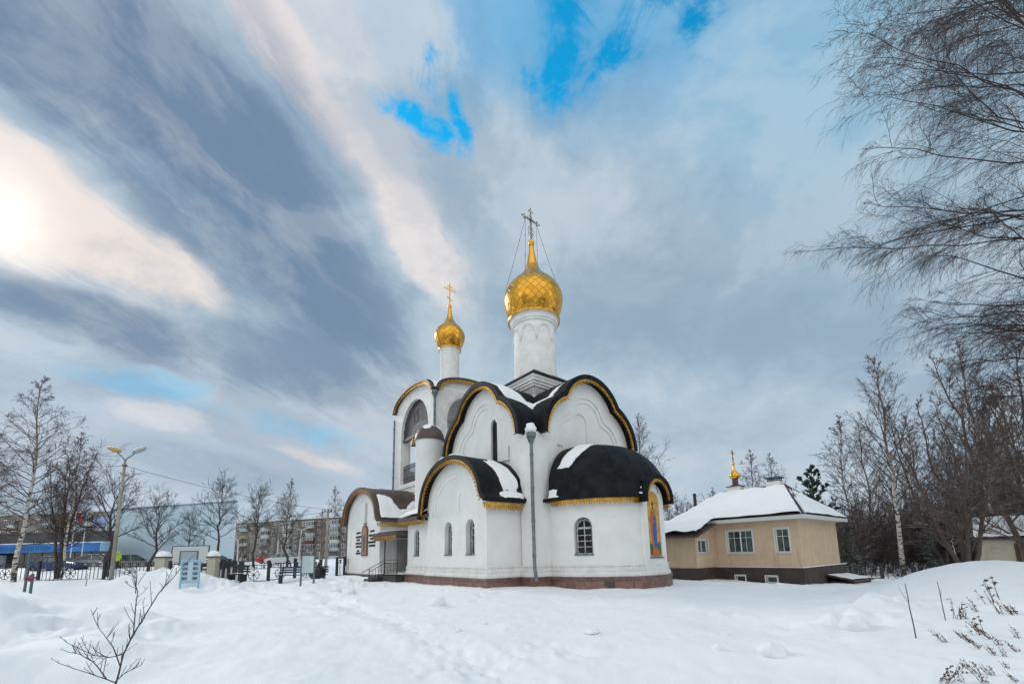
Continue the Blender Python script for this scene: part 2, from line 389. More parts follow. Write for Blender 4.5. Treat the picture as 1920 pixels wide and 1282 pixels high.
def glassfn(t, b):
    n = t.noise(oco(t), 2.2, 3); t.l.new(t.mix(t.rng(n, 0.4, 0.6), (0.01, 0.012, 0.014, 1), (0.035, 0.04, 0.045, 1)), b.inputs['Base Color'])
WHITE = mat('white_painted_brick', (0.78, 0.78, 0.77), 0.75, fn=wallpaint)
STUCCO = mat('white_trim', (0.78, 0.78, 0.76), 0.7, fn=varied((0.79, 0.79, 0.78), (0.70, 0.69, 0.65), 2.0))
TILE = mat('red_granite_tile', (0.2, 0.1, 0.09), 0.45, fn=tilefn)
BLACKROOF = mat('black_roof_metal', (0.02, 0.021, 0.024), 0.55, spec=0.12, fn=varied((0.006, 0.0065, 0.008), (0.016, 0.0165, 0.019), 1.6, bs=0.12))
BROWNROOF = mat('brown_roof_metal', (0.07, 0.045, 0.04), 0.45, fn=varied((0.060, 0.036, 0.032), (0.095, 0.062, 0.056), 1.4, bs=0.1))
GOLD = mat('gold_trim', (0.85, 0.52, 0.12), 0.32, 1.0, fn=varied((0.80, 0.46, 0.10), (0.52, 0.27, 0.05), 5.0))
GOLDDOME = mat('gold_dome_tiles_large', (0.85, 0.5, 0.1), 0.25, 1.0, fn=goldtiles(24, 2.0))
GOLDDOME2 = mat('gold_dome_tiles_small', (0.85, 0.5, 0.1), 0.25, 1.0, fn=goldtiles(18, 2.3))
GOLDP = mat('gold_plain', (0.80, 0.40, 0.06), 0.28, 1.0)
BRONZE = mat('bronze_bell', (0.20, 0.13, 0.06), 0.4, 1.0)
IRON = mat('black_iron', (0.012, 0.012, 0.013), 0.5)
CROSSM = mat('weathered_cross_metal', (0.16, 0.13, 0.08), 0.4, 0.8)
GLASS = mat('dark_window_glass', (0.02, 0.022, 0.025), 0.08, fn=glassfn)
ZINC = mat('zinc_pipe', (0.14, 0.165, 0.17), 0.45, 0.3, fn=varied((0.10, 0.125, 0.13), (0.20, 0.225, 0.23), 3.0))
SNOW = mat('snow_ground', (0.85, 0.87, 0.9), 0.75, fn=snowfn(True))
SNOWR = mat('snow_on_roofs', (0.85, 0.87, 0.9), 0.75, fn=snowfn(False))
WFRAME = mat('white_window_frame', (0.75, 0.76, 0.76), 0.4)
GREYIN = mat('grey_plaster', (0.42, 0.42, 0.41), 0.8, fn=varied((0.45, 0.45, 0.44), (0.36, 0.355, 0.34), 1.5))
BIRCHM = mat('birch_bark', (0.5, 0.48, 0.44), 0.85, fn=birchfn)
TWIGB = mat('birch_twigs', (0.09, 0.06, 0.055), 0.85, fn=barkfn((0.075, 0.048, 0.045), (0.13, 0.09, 0.08), 0))
TWIGN = mat('near_birch_twigs', (0.06, 0.04, 0.038), 0.85, fn=barkfn((0.035, 0.022, 0.022), (0.085, 0.055, 0.05), 0))
BARK = mat('dark_bark', (0.05, 0.04, 0.035), 0.9, fn=barkfn((0.035, 0.028, 0.025), (0.085, 0.068, 0.058), 0))
BARKS = mat('dark_bark_with_snow', (0.05, 0.04, 0.035), 0.9, fn=barkfn((0.05, 0.036, 0.031), (0.12, 0.088, 0.074), 0.30))
NEEDLE = mat('snowy_spruce_needles', (0.02, 0.035, 0.025), 0.8, fn=barkfn((0.014, 0.026, 0.018), (0.035, 0.055, 0.036), 0.45))
NEEDLEP = mat('pine_needles', (0.025, 0.05, 0.035), 0.8, fn=barkfn((0.018, 0.038, 0.026), (0.04, 0.07, 0.046), 0.15))
# ------------------------------------------------------------------ snow-covered ground
CH0 = at(1003, 1038, 21.0); CHX, CHY = float(CH0[0]), float(CH0[1]); CHR = RAD(38.5)
VX, VY = math.cos(CHR), math.sin(CHR)          # church local +X (away to the right)
def ch(x, y): return CHX+x*VX-y*VY, CHY+x*VY+y*VX      # church local -> world
HS0 = at(1503, 1040, 24.5); HSX, HSY = float(HS0[0]), float(HS0[1])
CTRL = [(-45, 48, 1.15), (-30, 48, 0.95), (-18, 52, 0.6), (-5, 60, 0.5), (-40, 33, 0.55), (-30, 33, 0.5), (-22, 33, 0.4), (-14, 33, 0.28), (-8, 34, 0.3), (-40, 90, 1.5), (0, 100, 1.2),
        (-60, 60, 1.3), (40, 100, 0.4), (-26, 24, 0.15), (-16, 24, 0.0), (-11, 28, 0.05), (-7, 24, 0.15), (0, 20, 0.2), (1, 18, 0.1), (4, 17.5, 0.1), (7, 19.5, -0.02), (9.5, 24, -0.08), (13, 24, -0.1), (16, 23.5, -0.26), (20, 25.5, -0.45),
        (22, 29, -0.5), (27, 31, -0.62), (32, 31, -0.62), (30, 45, -0.4), (50, 50, 0.0), (0, 6, 0.0), (-4, 8, 0.0), (-8, 14, 0.0), (-15, 16, 0.02), (-20, 20, 0.08), (5, 9, 0.08), (8, 9, 0.35), (8, 14, 0.1), (11, 18, 0.05), (12, 9, 0.6), (7, 6, 0.35), (12, 6, 0.7), (0, -10, 0), (-30, 5, 0.4), (30, 8, 0.7), (0, 300, 1.5), (-200, 200, 1.5), (200, 200, 0.5)]
_C = np.array(CTRL, float)
# gaussian banks: x, y, height, sigma x, sigma y, turn
BANKS = [(-12.6, 9.2, 1.3, 2.6, 2.0, 0), (-9.0, 10.3, 0.35, 1.0, 0.8, 0), (-7.5, 7.4, 0.45, 1.1, 0.7, 0), (-5.2, 9.0, 0.14, 1.0, 0.6, 0), (-4.2, 7.2, 0.10, 0.6, 0.4, 0), (-10.4, 8.4, 0.40, 0.9, 0.6, .3), (-8.2, 8.6, 0.32, 0.7, 0.45, -.2), (-7.9, 6.2, 0.38, 0.9, 0.5, .2), (-6.1, 6.6, 0.20, 0.6, 0.35, .3),
         (-22.8, 27.5, 0.95, 2.4, 1.2, 0.1), (-20.2, 27.0, 0.5, 1.6, 1.0, 0), (-17.3, 27.0, 0.30, 1.6, 1.2, 0), (-25.5, 29, 0.35, 1.5, 1.0, 0), (-15.0, 30, 0.2, 1.4, 0.7, 0),
         (-11.2, 26.5, 0.42, 1.8, 1.1, 0.3), (-9.6, 24.6, 0.26, 1.0, 0.7, 0.3), (-12.9, 27.8, 0.3, 1.2, 0.8, 0),
         (13.9, 13.2, 0.85, 2.1, 1.5, 0.15), (17.0, 12.5, 0.4, 2.2, 1.4, 0), (9.6, 11.2, 0.16, 1.6, 0.5, 0.8), (6.2, 8.6, 0.14, 0.9, 0.35, 0.5),
         (-35, 41, 0.55, 5, 1.0, 0), (-26, 40, 0.5, 4, 0.9, 0), (-17, 42, 0.6, 3.5, 1.0, 0), (-9, 46, 0.8, 3, 1.2, 0), (-16, 60, 1.0, 4, 1.5, 0), (-22, 38, 0.5, 1.6, 0.8, 0), (-5, 44, 0.7, 2.5, 1.2, 0)]
TRAIL = [tuple(atz(*p, 0.0)[:2]) for p in ((1010, 1330), (940, 1262), (860, 1222), (800, 1192), (720, 1160), (640, 1132), (600, 1115))]
TRAIL2 = [tuple(atz(*p, 0.0)[:2]) for p in ((640, 1132), (520, 1118), (470, 1102), (440, 1096))]
def pdist(X, Y, P):
    D = np.full(X.shape, 1e9)
    for (ax, ay), (bx, by) in zip(P, P[1:]):
        dx, dy = bx-ax, by-ay; t = np.clip(((X-ax)*dx+(Y-ay)*dy)/(dx*dx+dy*dy), 0, 1); D = np.minimum(D, np.hypot(X-ax-t*dx, Y-ay-t*dy))
    return D
def base_h(X, Y):
    num = np.zeros_like(X); den = np.zeros_like(X)
    for cx, cy, h in _C:
        w = 1/((X-cx)**2+(Y-cy)**2+1.0)**1.6; num += w*h; den += w
    Z = num/den
    for cx, cy, h, sx, sy, a in BANKS:
        dx = (X-cx)*math.cos(a)+(Y-cy)*math.sin(a); dy = -(X-cx)*math.sin(a)+(Y-cy)*math.cos(a)
        Z = Z+h*np.exp(-(np.abs(dx/sx)**2.4+np.abs(dy/sy)**2.4)*0.7)
    return Z
def rough_h(x, y, d=99.0, d2=99.0, r=10.0):
    z = 0.10*fbm(x, y, 1.0, 3, 0.22)+0.055*fbm(x, y, 4.0, 2, 0.7)+0.035*max(0, noise.noise(Vector((x*2.2, y*1.6, 6))))-0.03*abs(noise.noise(Vector((x*.8+y*.5, y*.5-x*.2, 14))))
    if r < 40: z += 0.016*noise.noise(Vector((x*3.1, y*3.1, 9)))+(0.010*noise.noise(Vector((x*7, y*7, 19))) if r < 16 else 0)
    for dd, k in ((d, 1.0), (d2, 0.8)):
        if dd < 1.2:
            m = max(0.0, 1-dd/0.55); z -= k*(0.05*m + 0.15*m*max(0, noise.noise(Vector((x*3.6, y*3.6, 3)))) ) - 0.03*max(0, 1-abs(dd-0.6)/0.4)*(1+1.5*noise.noise(Vector((x*4, y*4, 8))))
    # churned snow heaps by the gate and the porch
    for hx, hy, hr in ((-22, 27.3, 3.6), (-17, 26.5, 3.4), (-11, 26, 3.4), (-8.5, 24.2, 2.2), (6.6, 8.8, 1.7), (9.4, 11.2, 1.8), (16.5, 12, 2.0), (-9.3, 8.4, 2.2)):
        q = math.hypot(x-hx, (y-hy)*1.4)/hr
        if q < 1: z += (1-q)*(0.28*noise.noise(Vector((x*1.3, y*1.3, 2)))+0.20*noise.noise(Vector((x*3, y*3, 5)))+.1*noise.noise(Vector((x*6, y*6, 5))))
    if r < 30:
        q = noise.noise(Vector((x*.45, y*.45, 33))); z += max(0, q-.12)*(.10*noise.noise(Vector((x*2.4, y*2.4, 35)))+.06*noise.noise(Vector((x*5.2, y*5.2, 36))))*2.2
    return z
def gz(x, y):
    X = np.array([float(x)]); Y = np.array([float(y)])
    return float(base_h(X, Y)[0]) + rough_h(x, y, pdist(X, Y, TRAIL)[0], pdist(X, Y, TRAIL2)[0], math.hypot(x, y))
def make_ground():
    th = np.concatenate([np.linspace(-62, 62, 780), np.linspace(64, 296, 60)]); th = np.radians(th)
    rr = np.concatenate([[0.6], np.geomspace(2.0, 70, 300), np.geomspace(74, 1500, 40)])
    T, R_ = np.meshgrid(th, rr, indexing='ij'); X = np.sin(T)*R_; Y = np.cos(T)*R_
    Z = base_h(X, Y); D = pdist(X, Y, TRAIL); D2 = pdist(X, Y, TRAIL2)
    for i in range(X.shape[0]):
        for j in range(X.shape[1]):
            if R_[i, j] < 90: Z[i, j] += rough_h(X[i, j], Y[i, j], D[i, j], D2[i, j], R_[i, j])
    n, m = X.shape; V = np.stack([X, Y, Z], -1).reshape(-1, 3); idx = np.arange(n*m).reshape(n, m)
    nx = np.roll(idx, -1, 0)
    F = np.stack([idx[:, :-1], idx[:, 1:], nx[:, 1:], nx[:, :-1]], -1).reshape(-1, 4)
    mesh_np('snow_ground', V, F, SNOW, smooth=True)
def mesh_np(name, V, F, m, parent=None, smooth=False):
    me = bpy.data.meshes.new(name); k = F.shape[1]
    me.vertices.add(len(V)); me.vertices.foreach_set('co', np.ascontiguousarray(V, dtype=np.float32).ravel())
    me.loops.add(F.size); me.loops.foreach_set('vertex_index', np.ascontiguousarray(F, dtype=np.int32).ravel())
    me.polygons.add(len(F)); me.polygons.foreach_set('loop_start', np.arange(0, F.size, k, dtype=np.int32))
    me.update(calc_edges=True); me.validate()
    if smooth: me.polygons.foreach_set('use_smooth', np.ones(len(F), dtype=bool))
    me.materials.append(m); o = bpy.data.objects.new(name, me); COL.objects.link(o)
    if parent: o.parent = parent
    return o
make_ground(); bpy.data.objects['snow_ground']['kind'] = 'structure'
# ------------------------------------------------------------------ the church (local X runs away to the right, local Y away to the left)
church = empty('church', (CHX, CHY, 0), CHR, 'white church with two gold onion domes and black scalloped roofs standing in snow', 'church')
mS = lambda x0: (lambda a, z, d: (x0+d, a, z))          # wall whose outside looks towards -X
mE = lambda y0: (lambda a, z, d: (a, y0+d, z))          # wall whose outside looks towards -Y
def trefoil(c=4.35, g=0.0, n=14):
    """from the low-coordinate foot over the crest to the other foot; g shrinks it"""
    right = arc(3.11, 7.9, 2.41, 180, 111, n) ; mid = arc(4.35, 9.275, 2.275, 157.4, 90, n)
    half = right + mid[1:]
    P = half + [(8.7-a, z) for a, z in half[::-1][1:]]
    if g: P = [(a-na*g, z-nz*g) for (a, z), (na, nz) in zip(P, norms(P))]
    return P
TF = trefoil()
def tre_in(g, cut): 
    P = trefoil(g=g); return P
def gable_outline(): return [(0.0, -0.3), (8.7, -0.3), (8.7, 7.55), (8.0, 7.9)] + TF[::-1][1:-1] + [(0.7, 7.9), (0.0, 7.55)]
def recess_outline(g, zb): 
    P = trefoil(g=g); return [(P[0][0], zb), (P[-1][0], zb)] + P[::-1]
def build_cube():
    w = MB()
    wh = archpts(3.43, 0.62, 6.9, 9.15, 9.5)
    sq = [(1.57, 6.85), (2.13, 6.85), (2.13, 7.62), (1.57, 7.62)]; sq2 = [(8.7-a, z) for a, z in sq][::-1]
    ni = archpts(3.86, 1.04, 7.5, 9.1, 9.62); nisq = [(1.87, 6.85), (2.4, 6.85), (2.4, 7.55), (1.87, 7.55)]; nisq2 = [(8.7-a, z) for a, z in nisq][::-1]
    for M, hs, thru in ((mS(0), [sq, sq2], wh), (mE(0), [ni, nisq, nisq2], None)):
        w.prism(gable_outline(), [recess_outline(0.95, 6.35)], 0.0, 0.07, M)
        w.prism(recess_outline(0.90, 6.3), [recess_outline(1.20, 6.35)], 0.0701, 0.13, M)
        o = recess_outline(1.15, 6.3)
        w.prism(o, hs+([thru] if thru else []), 0.1301, 0.20, M)
        w.prism(o, [thru] if thru else [], 0.2001, 0.75, M)
        # the stopped moulding beside the cusp
        for s in (1,):
            pass
    # far walls
    w.prism(gable_outline(), [], 8.2, 8.7, mS(0)); w.prism(gable_outline(), [], 8.2, 8.7, mE(0))
    # corner pier
    w.box(-0.10, 1.0, -0.10, 0.86, -0.3, 7.5)
    w.prism([(-0.10, 7.5), (0.86, 7.5), (0.35, 7.95), (0.0, 8.0)], [], -0.10, 0.05, mS(0)); w.prism([(-0.10, 7.5), (1.0, 7.5), (0.45, 7.95), (0.0, 8.0)], [], -0.098, 0.05, mE(0))
    w.box(-0.10, 0.86, 7.84, 8.7, -0.3, 7.5)
    wo = w.build('wall', WHITE, church)
    # slit window with dark glass and lattice
    g = MB().prism(archpts(3.43, 0.60, 6.92, 9.14, 9.48), [], 0.26, 0.29, mS(0)).build('window', GLASS, church)
    f = MB(); 
    for a in (-0.15, 0, 0.15): f.box(0.225, 0.245, 3.42+a, 3.44+a, 6.95, 9.3)
    for i in range(14): f.box(0.225, 0.247, 3.15, 3.71, 7.02+i*0.17, 7.04+i*0.17)
    f.build('grille', IRON, g)
    # cross-vaulted trefoil roof
    r = MB(); P = TF
    r.band(P, 0.03, 0.30, -0.55, 9.25, mS(0)); r.band(P, 0.028, 0.296, -0.545, 9.245, mE(0))
    ro = r.build('roof', BLACKROOF, church, smooth=True, auto=35)
    for M in (mS(0), mE(0)):
        g = MB(); g.band(P, -0.035, 0.028, -0.50, -0.42, M); g.teeth(P, 0.13, 0.07, -0.03, -0.15, -0.49, -0.43, M, -0.19); g.build('gold_lace_trim', GOLD, church)
    return ro
cube_roof = build_cube()
def surf(path, M, off):
    """point on a swept roof: s = arclength, d = depth, h = height over the roof skin"""
    N = norms(path); D = [0]
    for p, q in zip(path, path[1:]): D.append(D[-1]+math.dist(p, q))
    A = np.array(path); NN = np.array(N); L = D[-1]
    def fn(s, d, h):
        a = np.interp(s, D, A[:, 0]); z = np.interp(s, D, A[:, 1]); na = np.interp(s, D, NN[:, 0]); nz = np.interp(s, D, NN[:, 1]); k = math.hypot(na, nz) or 1
        return M(a+na/k*(off+h), z+nz/k*(off+h), d)
    return fn, L
def snow_patch(fn, s0, s1, d0, d1, mask, thick, parent, seed=0, ns=46, nd=46, name='snow_patch', slump=0.0):
    """irregular sheet of snow lying on a surface; mask(u,v)>0 is covered; thickness runs out to nothing at the edge"""
    b = MB(); us = np.linspace(0, 1, ns); vs = np.linspace(0, 1, nd); H = np.zeros((ns, nd))
    for i, u in enumerate(us):
        for j, v in enumerate(vs):
            m = mask(u, v) + 0.16*noise.noise(Vector((u*4, v*4, seed))) + 0.10*noise.noise(Vector((u*11, v*11, seed+3)))
            m = min(m, u*14-.2, (1-u)*14-.2, v*14-.2, (1-v)*14-.2)
            H[i, j] = -0.03 + (thick*(0.8+0.35*noise.noise(Vector((u*5, v*5, seed+9))))+0.03)*min(1, max(0, m*5))**0.5 if m > -0.05 else -9
    idx = {}
    for i in range(ns):
        for j in range(nd):
            if H[i, j] > -1: idx[i, j] = b.pts([fn(s0+(s1-s0)*us[i], d0+(d1-d0)*vs[j], H[i, j])])
    for i in range(ns-1):
        for j in range(nd-1):
            q = [(i, j), (i+1, j), (i+1, j+1), (i, j+1)]
            if all(k in idx for k in q): b.face([idx[k] for k in q])
    if not b.f: return None
    return b.build(name, SNOWR, parent, smooth=True)
fS, LS = surf(TF, mS(0), 0.30); fE, LE = surf(TF, mE(0), 0.30)
blob2 = lambda cu, cv, ru, rv: (lambda u, v: 1-math.hypot((u-cu)/ru, (v-cv)/rv))
poly = lambda *pts: (lambda u, v: min(((x2-x1)*(v-y1)-(y2-y1)*(u-x1))/math.hypot(x2-x1, y2-y1) for (x1, y1), (x2, y2) in zip(pts, pts[1:]+pts[:1]))*4)
# S roof: right-hand lobe and valley (low arclength = near corner)
snow_patch(fS, 1.2, LS*0.47, -0.30, 3.0, poly((0.02, 0.45), (0.5, 0.02), (1.0, 0.02), (1.0, 0.5), (0.6, 0.62), (0.3, 0.68), (0.05, 0.85)), 0.07, cube_roof, 1)
snow_patch(fE, 1.2, LE*0.40, -0.10, 3.0, poly((0.02, 0.50), (0.45, 0.18), (0.98, 0.05), (1.0, 0.42), (0.6, 0.56), (0.35, 0.55), (0.05, 0.82)), 0.07, cube_roof, 4)
snow_patch(fS, LS*0.70, LS*0.93, -0.48, 0.6, blob2(0.5, 0.35, 0.5, 0.45), 0.12, cube_roof, 8)
snow_patch(fE, LE*0.82, LE*0.98, -0.52, 0.5, blob2(0.5, 0.3, 0.5, 0.45), 0.10, cube_roof, 12)
def plug():
    b = MB(); b.ball((0, 0, 0), 0.27, 10, 1.2)
    b.v = [(x*(1-0.3*z)+0.10*noise.noise(Vector((x*6, y*6, z*6))), y*(1-0.3*z)+0.10*noise.noise(Vector((x*6+4, y*6, z*6))), z) for x, y, z in b.v]
    return b.build('snow_patch', SNOWR, church, smooth=True, loc=(-0.16, -0.14, 8.0))
plug()
def downpipe(x, y, z0, z1, r=0.085, lean=(0, 0), hop=True, kick=None):
    b = MB(); pts = [(x, y, z1), (x+lean[0]*0.15, y+lean[1]*0.15, z1-0.9), (x+lean[0], y+lean[1], z0+0.6)]
    pts.append((x+(kick or lean)[0], y+(kick or lean)[1], z0+0.3)); pts.append((x+2*(kick or lean)[0]-0.05, y+2*(kick or lean)[1]-0.05, z0))
    b.tube(pts, r, 12)
    for i in range(4):
        z = z0+1.2+(z1-z0-2)*i/3.0; b.lathe([(r+.02, -0.05), (r+.025, 0), (r+.02, 0.05)], 12, (x+lean[0]*.9, y+lean[1]*.9, z))
    o = b.build('downpipe', ZINC, church, smooth=True, auto=40)
    if hop: MB().lathe([(r, -0.35), (0.12, -0.28), (0.23, 0.0), (0.25, 0.0), (0.25, 0.22), (0.22, 0.22), (0.20, 0.02)], 16, (x, y, z1+0.1)).build('hopper', ZINC, o, smooth=True, auto=40)
    return o
downpipe(-0.22, -0.20, 0.45, 7.45, lean=(0.0, 0.0), kick=(-0.05, -0.12))
# ---- drum, main dome
def main_drum():
    b = MB(); h = 2.1; c = 4.35
    b.box(c-h+.3, c+h-.3, c-h+.3, c+h-.3, 9.0, 12.0)
    for i, (o, z0, z1) in enumerate(((0.30, 11.3, 11.85), (0.22, 11.85, 12.0), (0.13, 12.0, 12.16), (0.05, 12.16, 12.34), (0.0, 12.34, 12.52))): b.box(c-h+o, c+h-o, c-h+o, c+h-o, z0, z1)
    base = b.build('drum_base', STUCCO, church)
    r = MB(); H = h+0.10; v = r.pts([(c-H, c-H, 12.52), (c+H, c-H, 12.52), (c+H, c+H, 12.52), (c-H, c+H, 12.52), (c-H, c-H, 12.60), (c+H, c-H, 12.60), (c+H, c+H, 12.60), (c-H, c+H, 12.60), (c-1.2, c-1.2, 13.3), (c+1.2, c-1.2, 13.3), (c+1.2, c+1.2, 13.3), (c-1.2, c+1.2, 13.3)])
    for f in ((0, 1, 2, 3), (0, 1, 5, 4), (1, 2, 6, 5), (2, 3, 7, 6), (3, 0, 4, 7), (4, 5, 9, 8), (5, 6, 10, 9), (6, 7, 11, 10), (7, 4, 8, 11), (8, 9, 10, 11)): r.face([v+i for i in f])
    r.build('drum_base_roof', BLACKROOF, church)
    d = MB(); d.lathe([(1.45, 12.6), (1.44, 13.4), (1.42, 14.5), (1.42, 16.85), (1.52, 16.9), (1.54, 17.0), (1.60, 17.05), (1.62, 17.3), (1.70, 17.36), (1.70, 17.45), (0.5, 17.46)], 64, (c, c, 0))
    for k in range(8):       # blind arcade: paired half-columns and arches
        a0 = 2*math.pi*(k+0.5)/8+0.15; w = math.pi/8*0.86; R_ = 1.43
        pth = [(a0-w, 15.85)]+[(a0-w*math.cos(RAD(t)), 16.05+0.58*math.sin(RAD(t))) for t in range(0, 181, 15)]+[(a0+w, 15.85)]
        d.tube([(c+R_*math.cos(a), c+R_*math.sin(a), z) for a, z in pth], 0.055, 6)
        pth2 = [(a0-w*.78*math.cos(RAD(t)), 16.05+0.44*math.sin(RAD(t))) for t in range(0, 181, 15)]
        d.tube([(c+R_*math.cos(a), c+R_*math.sin(a), z) for a, z in pth2], 0.035, 6)
        am = a0+math.pi/8
        for q, (z, s) in enumerate(((15.80, 0.10), (15.66, 0.08), (15.50, 0.055))): d.ball((c+1.46*math.cos(am), c+1.46*math.sin(am), z), s, 6)
        d.tube([(c+1.425*math.cos(am), c+1.425*math.sin(am), z) for z in (13.2, 15.4)], 0.045, 6) if k % 2 else None
    d.build('drum', STUCCO, church, smooth=True, auto=35)
    ring = MB(); ring.lathe([(1.66, 17.42), (1.78, 17.44), (1.80, 17.52), (1.72, 17.60), (1.55, 17.66)], 64, (c, c, 0))
    for k in range(90):
        a = 2*math.pi*k/90; ring.box(-0.012, 0.012, -0.03, 0.03, -0.10, 0.02, lambda x, y, z: (c+(1.775+x)*math.cos(a)-y*math.sin(a), c+(1.775+x)*math.sin(a)+y*math.cos(a), 17.44+z))
    ring.build('gold_lace_trim', GOLD, church, smooth=True, auto=35)
    dm = MB(); prof = [(1.55, 17.62), (1.72, 17.85), (1.86, 18.15), (1.96, 18.5), (2.03, 18.85), (2.04, 19.1), (1.98, 19.42), (1.85, 19.76), (1.64, 20.08), (1.38, 20.36), (1.11, 20.62), (0.87, 20.88), (0.67, 21.15), (0.52, 21.43), (0.43, 21.7)]
    dome = dm.lathe(prof, 72, (c, c, 0)).build('dome', GOLDDOME, church, smooth=True)
    sp = MB(); sp.lathe([(0.44, 21.66), (0.41, 21.78), (0.38, 21.8), (0.24, 22.6), (0.15, 23.3), (0.2, 23.3), (0.2, 23.36), (0.14, 23.38)], 24, (c, c, 0)); sp.ball((c, c, 23.55), 0.22, 9); sp.build('spire', GOLDP, dome, smooth=True, auto=40)
    x = MB(); zt = 26.2; zb = 23.6; zc = 25.35; hw = 0.78
    for o in (-0.045, 0.045):
        x.bar((c+o, c, zb), (c+o, c, zt-0.25), 0.035); x.bar((c-hw+.2, c, zc+o), (c+hw-.2, c, zc+o), 0.035)
    for (ex, ez, ax, az) in ((0, zt, 0, 1), (-hw, zc, -1, 0), (hw, zc, 1, 0)):
        px, pz = c+ex-ax*0.12, ez-az*0.12
        x.tube([(px+0.10*math.cos(a), c, pz+0.10*math.sin(a)) for a in np.linspace(0, 2*math.pi, 12, endpoint=False)], 0.022, 5, closed=True)
        for qx, qz in ((ax*.17, az*.17), (az*.17-ax*.06, ax*.17-az*.06), (-az*.17-ax*.06, -ax*.17-az*.06)): x.ball((px+qx, c, pz+qz), 0.045, 5)
    x.ball((c, c, zc), 0.12, 7)
    for k in range(8):
        a = RAD(45*k+22); x.bar((c, c, zc), (c+0.36*math.cos(a), c, zc+0.36*math.sin(a)), 0.018)
    for s in (-1, 1):       # scrollwork on the foot
        for zz, rr in ((24.15, 0.10), (24.42, 0.12), (24.7, 0.08)):
            x.tube([(c+s*(0.06+rr)+rr*math.cos(a), c, zz+rr*math.sin(a)) for a in np.linspace(0, 5.0, 10)], 0.018, 5)
    cr = x.build('cross', CROSSM, dome)
    for s, t in ((-1, -1), (-1, 1), (1, -1), (1, 1)):
        p = Vector((c+s*0.5, c, zc-0.06)); q = Vector((c+s*1.60, c+t*1.05, 19.75))
        ln = [p.lerp(q, k/20) - Vector((0, 0, 0.12*math.sin(math.pi*k/20))) for k in range(21)]
        g = MB().tube(ln, 0.012, 5); 
        for k in (6, 13): g.ball(ln[k], 0.035, 4)
        g.build('guy_chain', IRON, cr)
main_drum()
# ---- south annexe
AZ = 4.35
def annexe():
    c, hw = 4.0, 3.05; X0 = -2.2
    A = [(c+hw*math.cos(RAD(t)), AZ+2.45*math.sin(RAD(t))**0.92 if 0 < t < 180 else AZ) for t in np.linspace(0, 180, 41)]; A = [(a, z) for a, z in A]
    path = A[::-1]; path = path[::-1][::-1]
    path = sorted(A, key=lambda p: p[0]); 
    M = mS(X0)
    def inner(g, zb): P = [(c+(hw-g)*math.cos(RAD(t)), AZ-0.1+(2.5-g)*math.sin(RAD(t))) for t in np.linspace(0, 180, 31)]; return [(c-hw+g, zb), (c+hw-g, zb)] + P
    out = [(c-hw, -0.3), (c+hw, -0.3)] + [(a, z) for a, z in A]
    wins = [archpts(4.62, 0.80, 1.75, 3.15, 3.55), archpts(2.42, 0.80, 1.75, 3.15, 3.55)]; ni = archpts(3.45, 0.46, 4.05, 4.75, 4.98)
    w = MB(); 
    w.prism(out, [inner(0.62, 3.9)]+wins, 0, 0.06, M); w.prism(inner(0.58, 3.85), [inner(0.84, 3.9)], 0.0601, 0.11, M); w.prism(inner(0.80, 3.85), [ni], 0.1101, 0.16, M); w.prism(inner(0.80, 3.85), [], 0.1601, 0.3, M)
    w.prism([(c-hw, -0.3), (c+hw, -0.3), (c+hw, 3.86), (c-hw, 3.86)], wins, 0.0601, 0.45, M)
    w.box(X0+.45, 0.0, c-hw, c-hw+.4, -0.3, AZ-.002); w.box(X0+.45, 0.0, c+hw-.4, c+hw, -0.3, AZ-.002); w.box(X0+.0601, X0+.45, c-hw, c-hw+.3, 3.861, AZ-.002); w.box(X0+.0601, X0+.45, c+hw-.3, c+hw, 3.861, AZ-.002)
    w.build('annexe_wall', WHITE, church)
    for wc in (4.62, 2.42): arched_window(M, wc, 0.74, 1.78, 3.13, 3.52, 0.34)
    ext = [(c-hw-0.42, AZ-0.12), (c-hw-0.15, AZ+0.10)] + [(a, z) for a, z in path[2:-2]] + [(c+hw+0.10, AZ-0.25), (c+hw+0.3, AZ-0.5)]
    ro = MB().band(ext, 0.03, 0.26, -0.5, 2.25, M).build('annexe_roof', BLACKROOF, church, smooth=True, auto=35)
    g = MB(); gp = [p for p in ext[1:-1]]; g.band(gp, -0.035, 0.028, -0.46, -0.38, M); g.teeth(gp, 0.12, 0.065, -0.03, -0.15, -0.45, -0.39, M, -0.24)
    g.box(X0-.42, -0.05, c-hw-0.34, c-hw-0.30, AZ-0.26, AZ-0.12)
    for k in range(20): g.box(X0-.36+k*0.12, X0-.29+k*0.12, c-hw-0.335, c-hw-0.305, AZ-0.42-(0.05 if k % 2 else 0), AZ-0.25)
    g.build('gold_lace_trim', GOLD, church)
    f, L = surf(ext, M, 0.26)
    snow_patch(f, 0.35, L*0.34, 0.55, 2.05, lambda u, v: max(poly((0.10, 0.20), (0.85, 0.02), (0.90, 0.45), (0.40, 0.85), (0.12, 0.80))(u, v), poly((0.15, 0.35), (0.95, 0.30), (0.97, 0.55), (0.35, 0.97), (0.2, 0.9))(u, v)), 0.07, ro, 21)
    snow_patch(f, 0.02, 0.75, 0.5, 2.1, blob2(0.45, 0.5, 0.55, 0.5), 0.09, ro, 24)
    snow_patch(f, L*0.46, L*0.68, -0.45, 2.1, poly((0.0, 0.05), (0.95, 0.02), (0.97, 0.95), (0.3, 0.8), (0.1, 0.5)), 0.22, ro, 27)
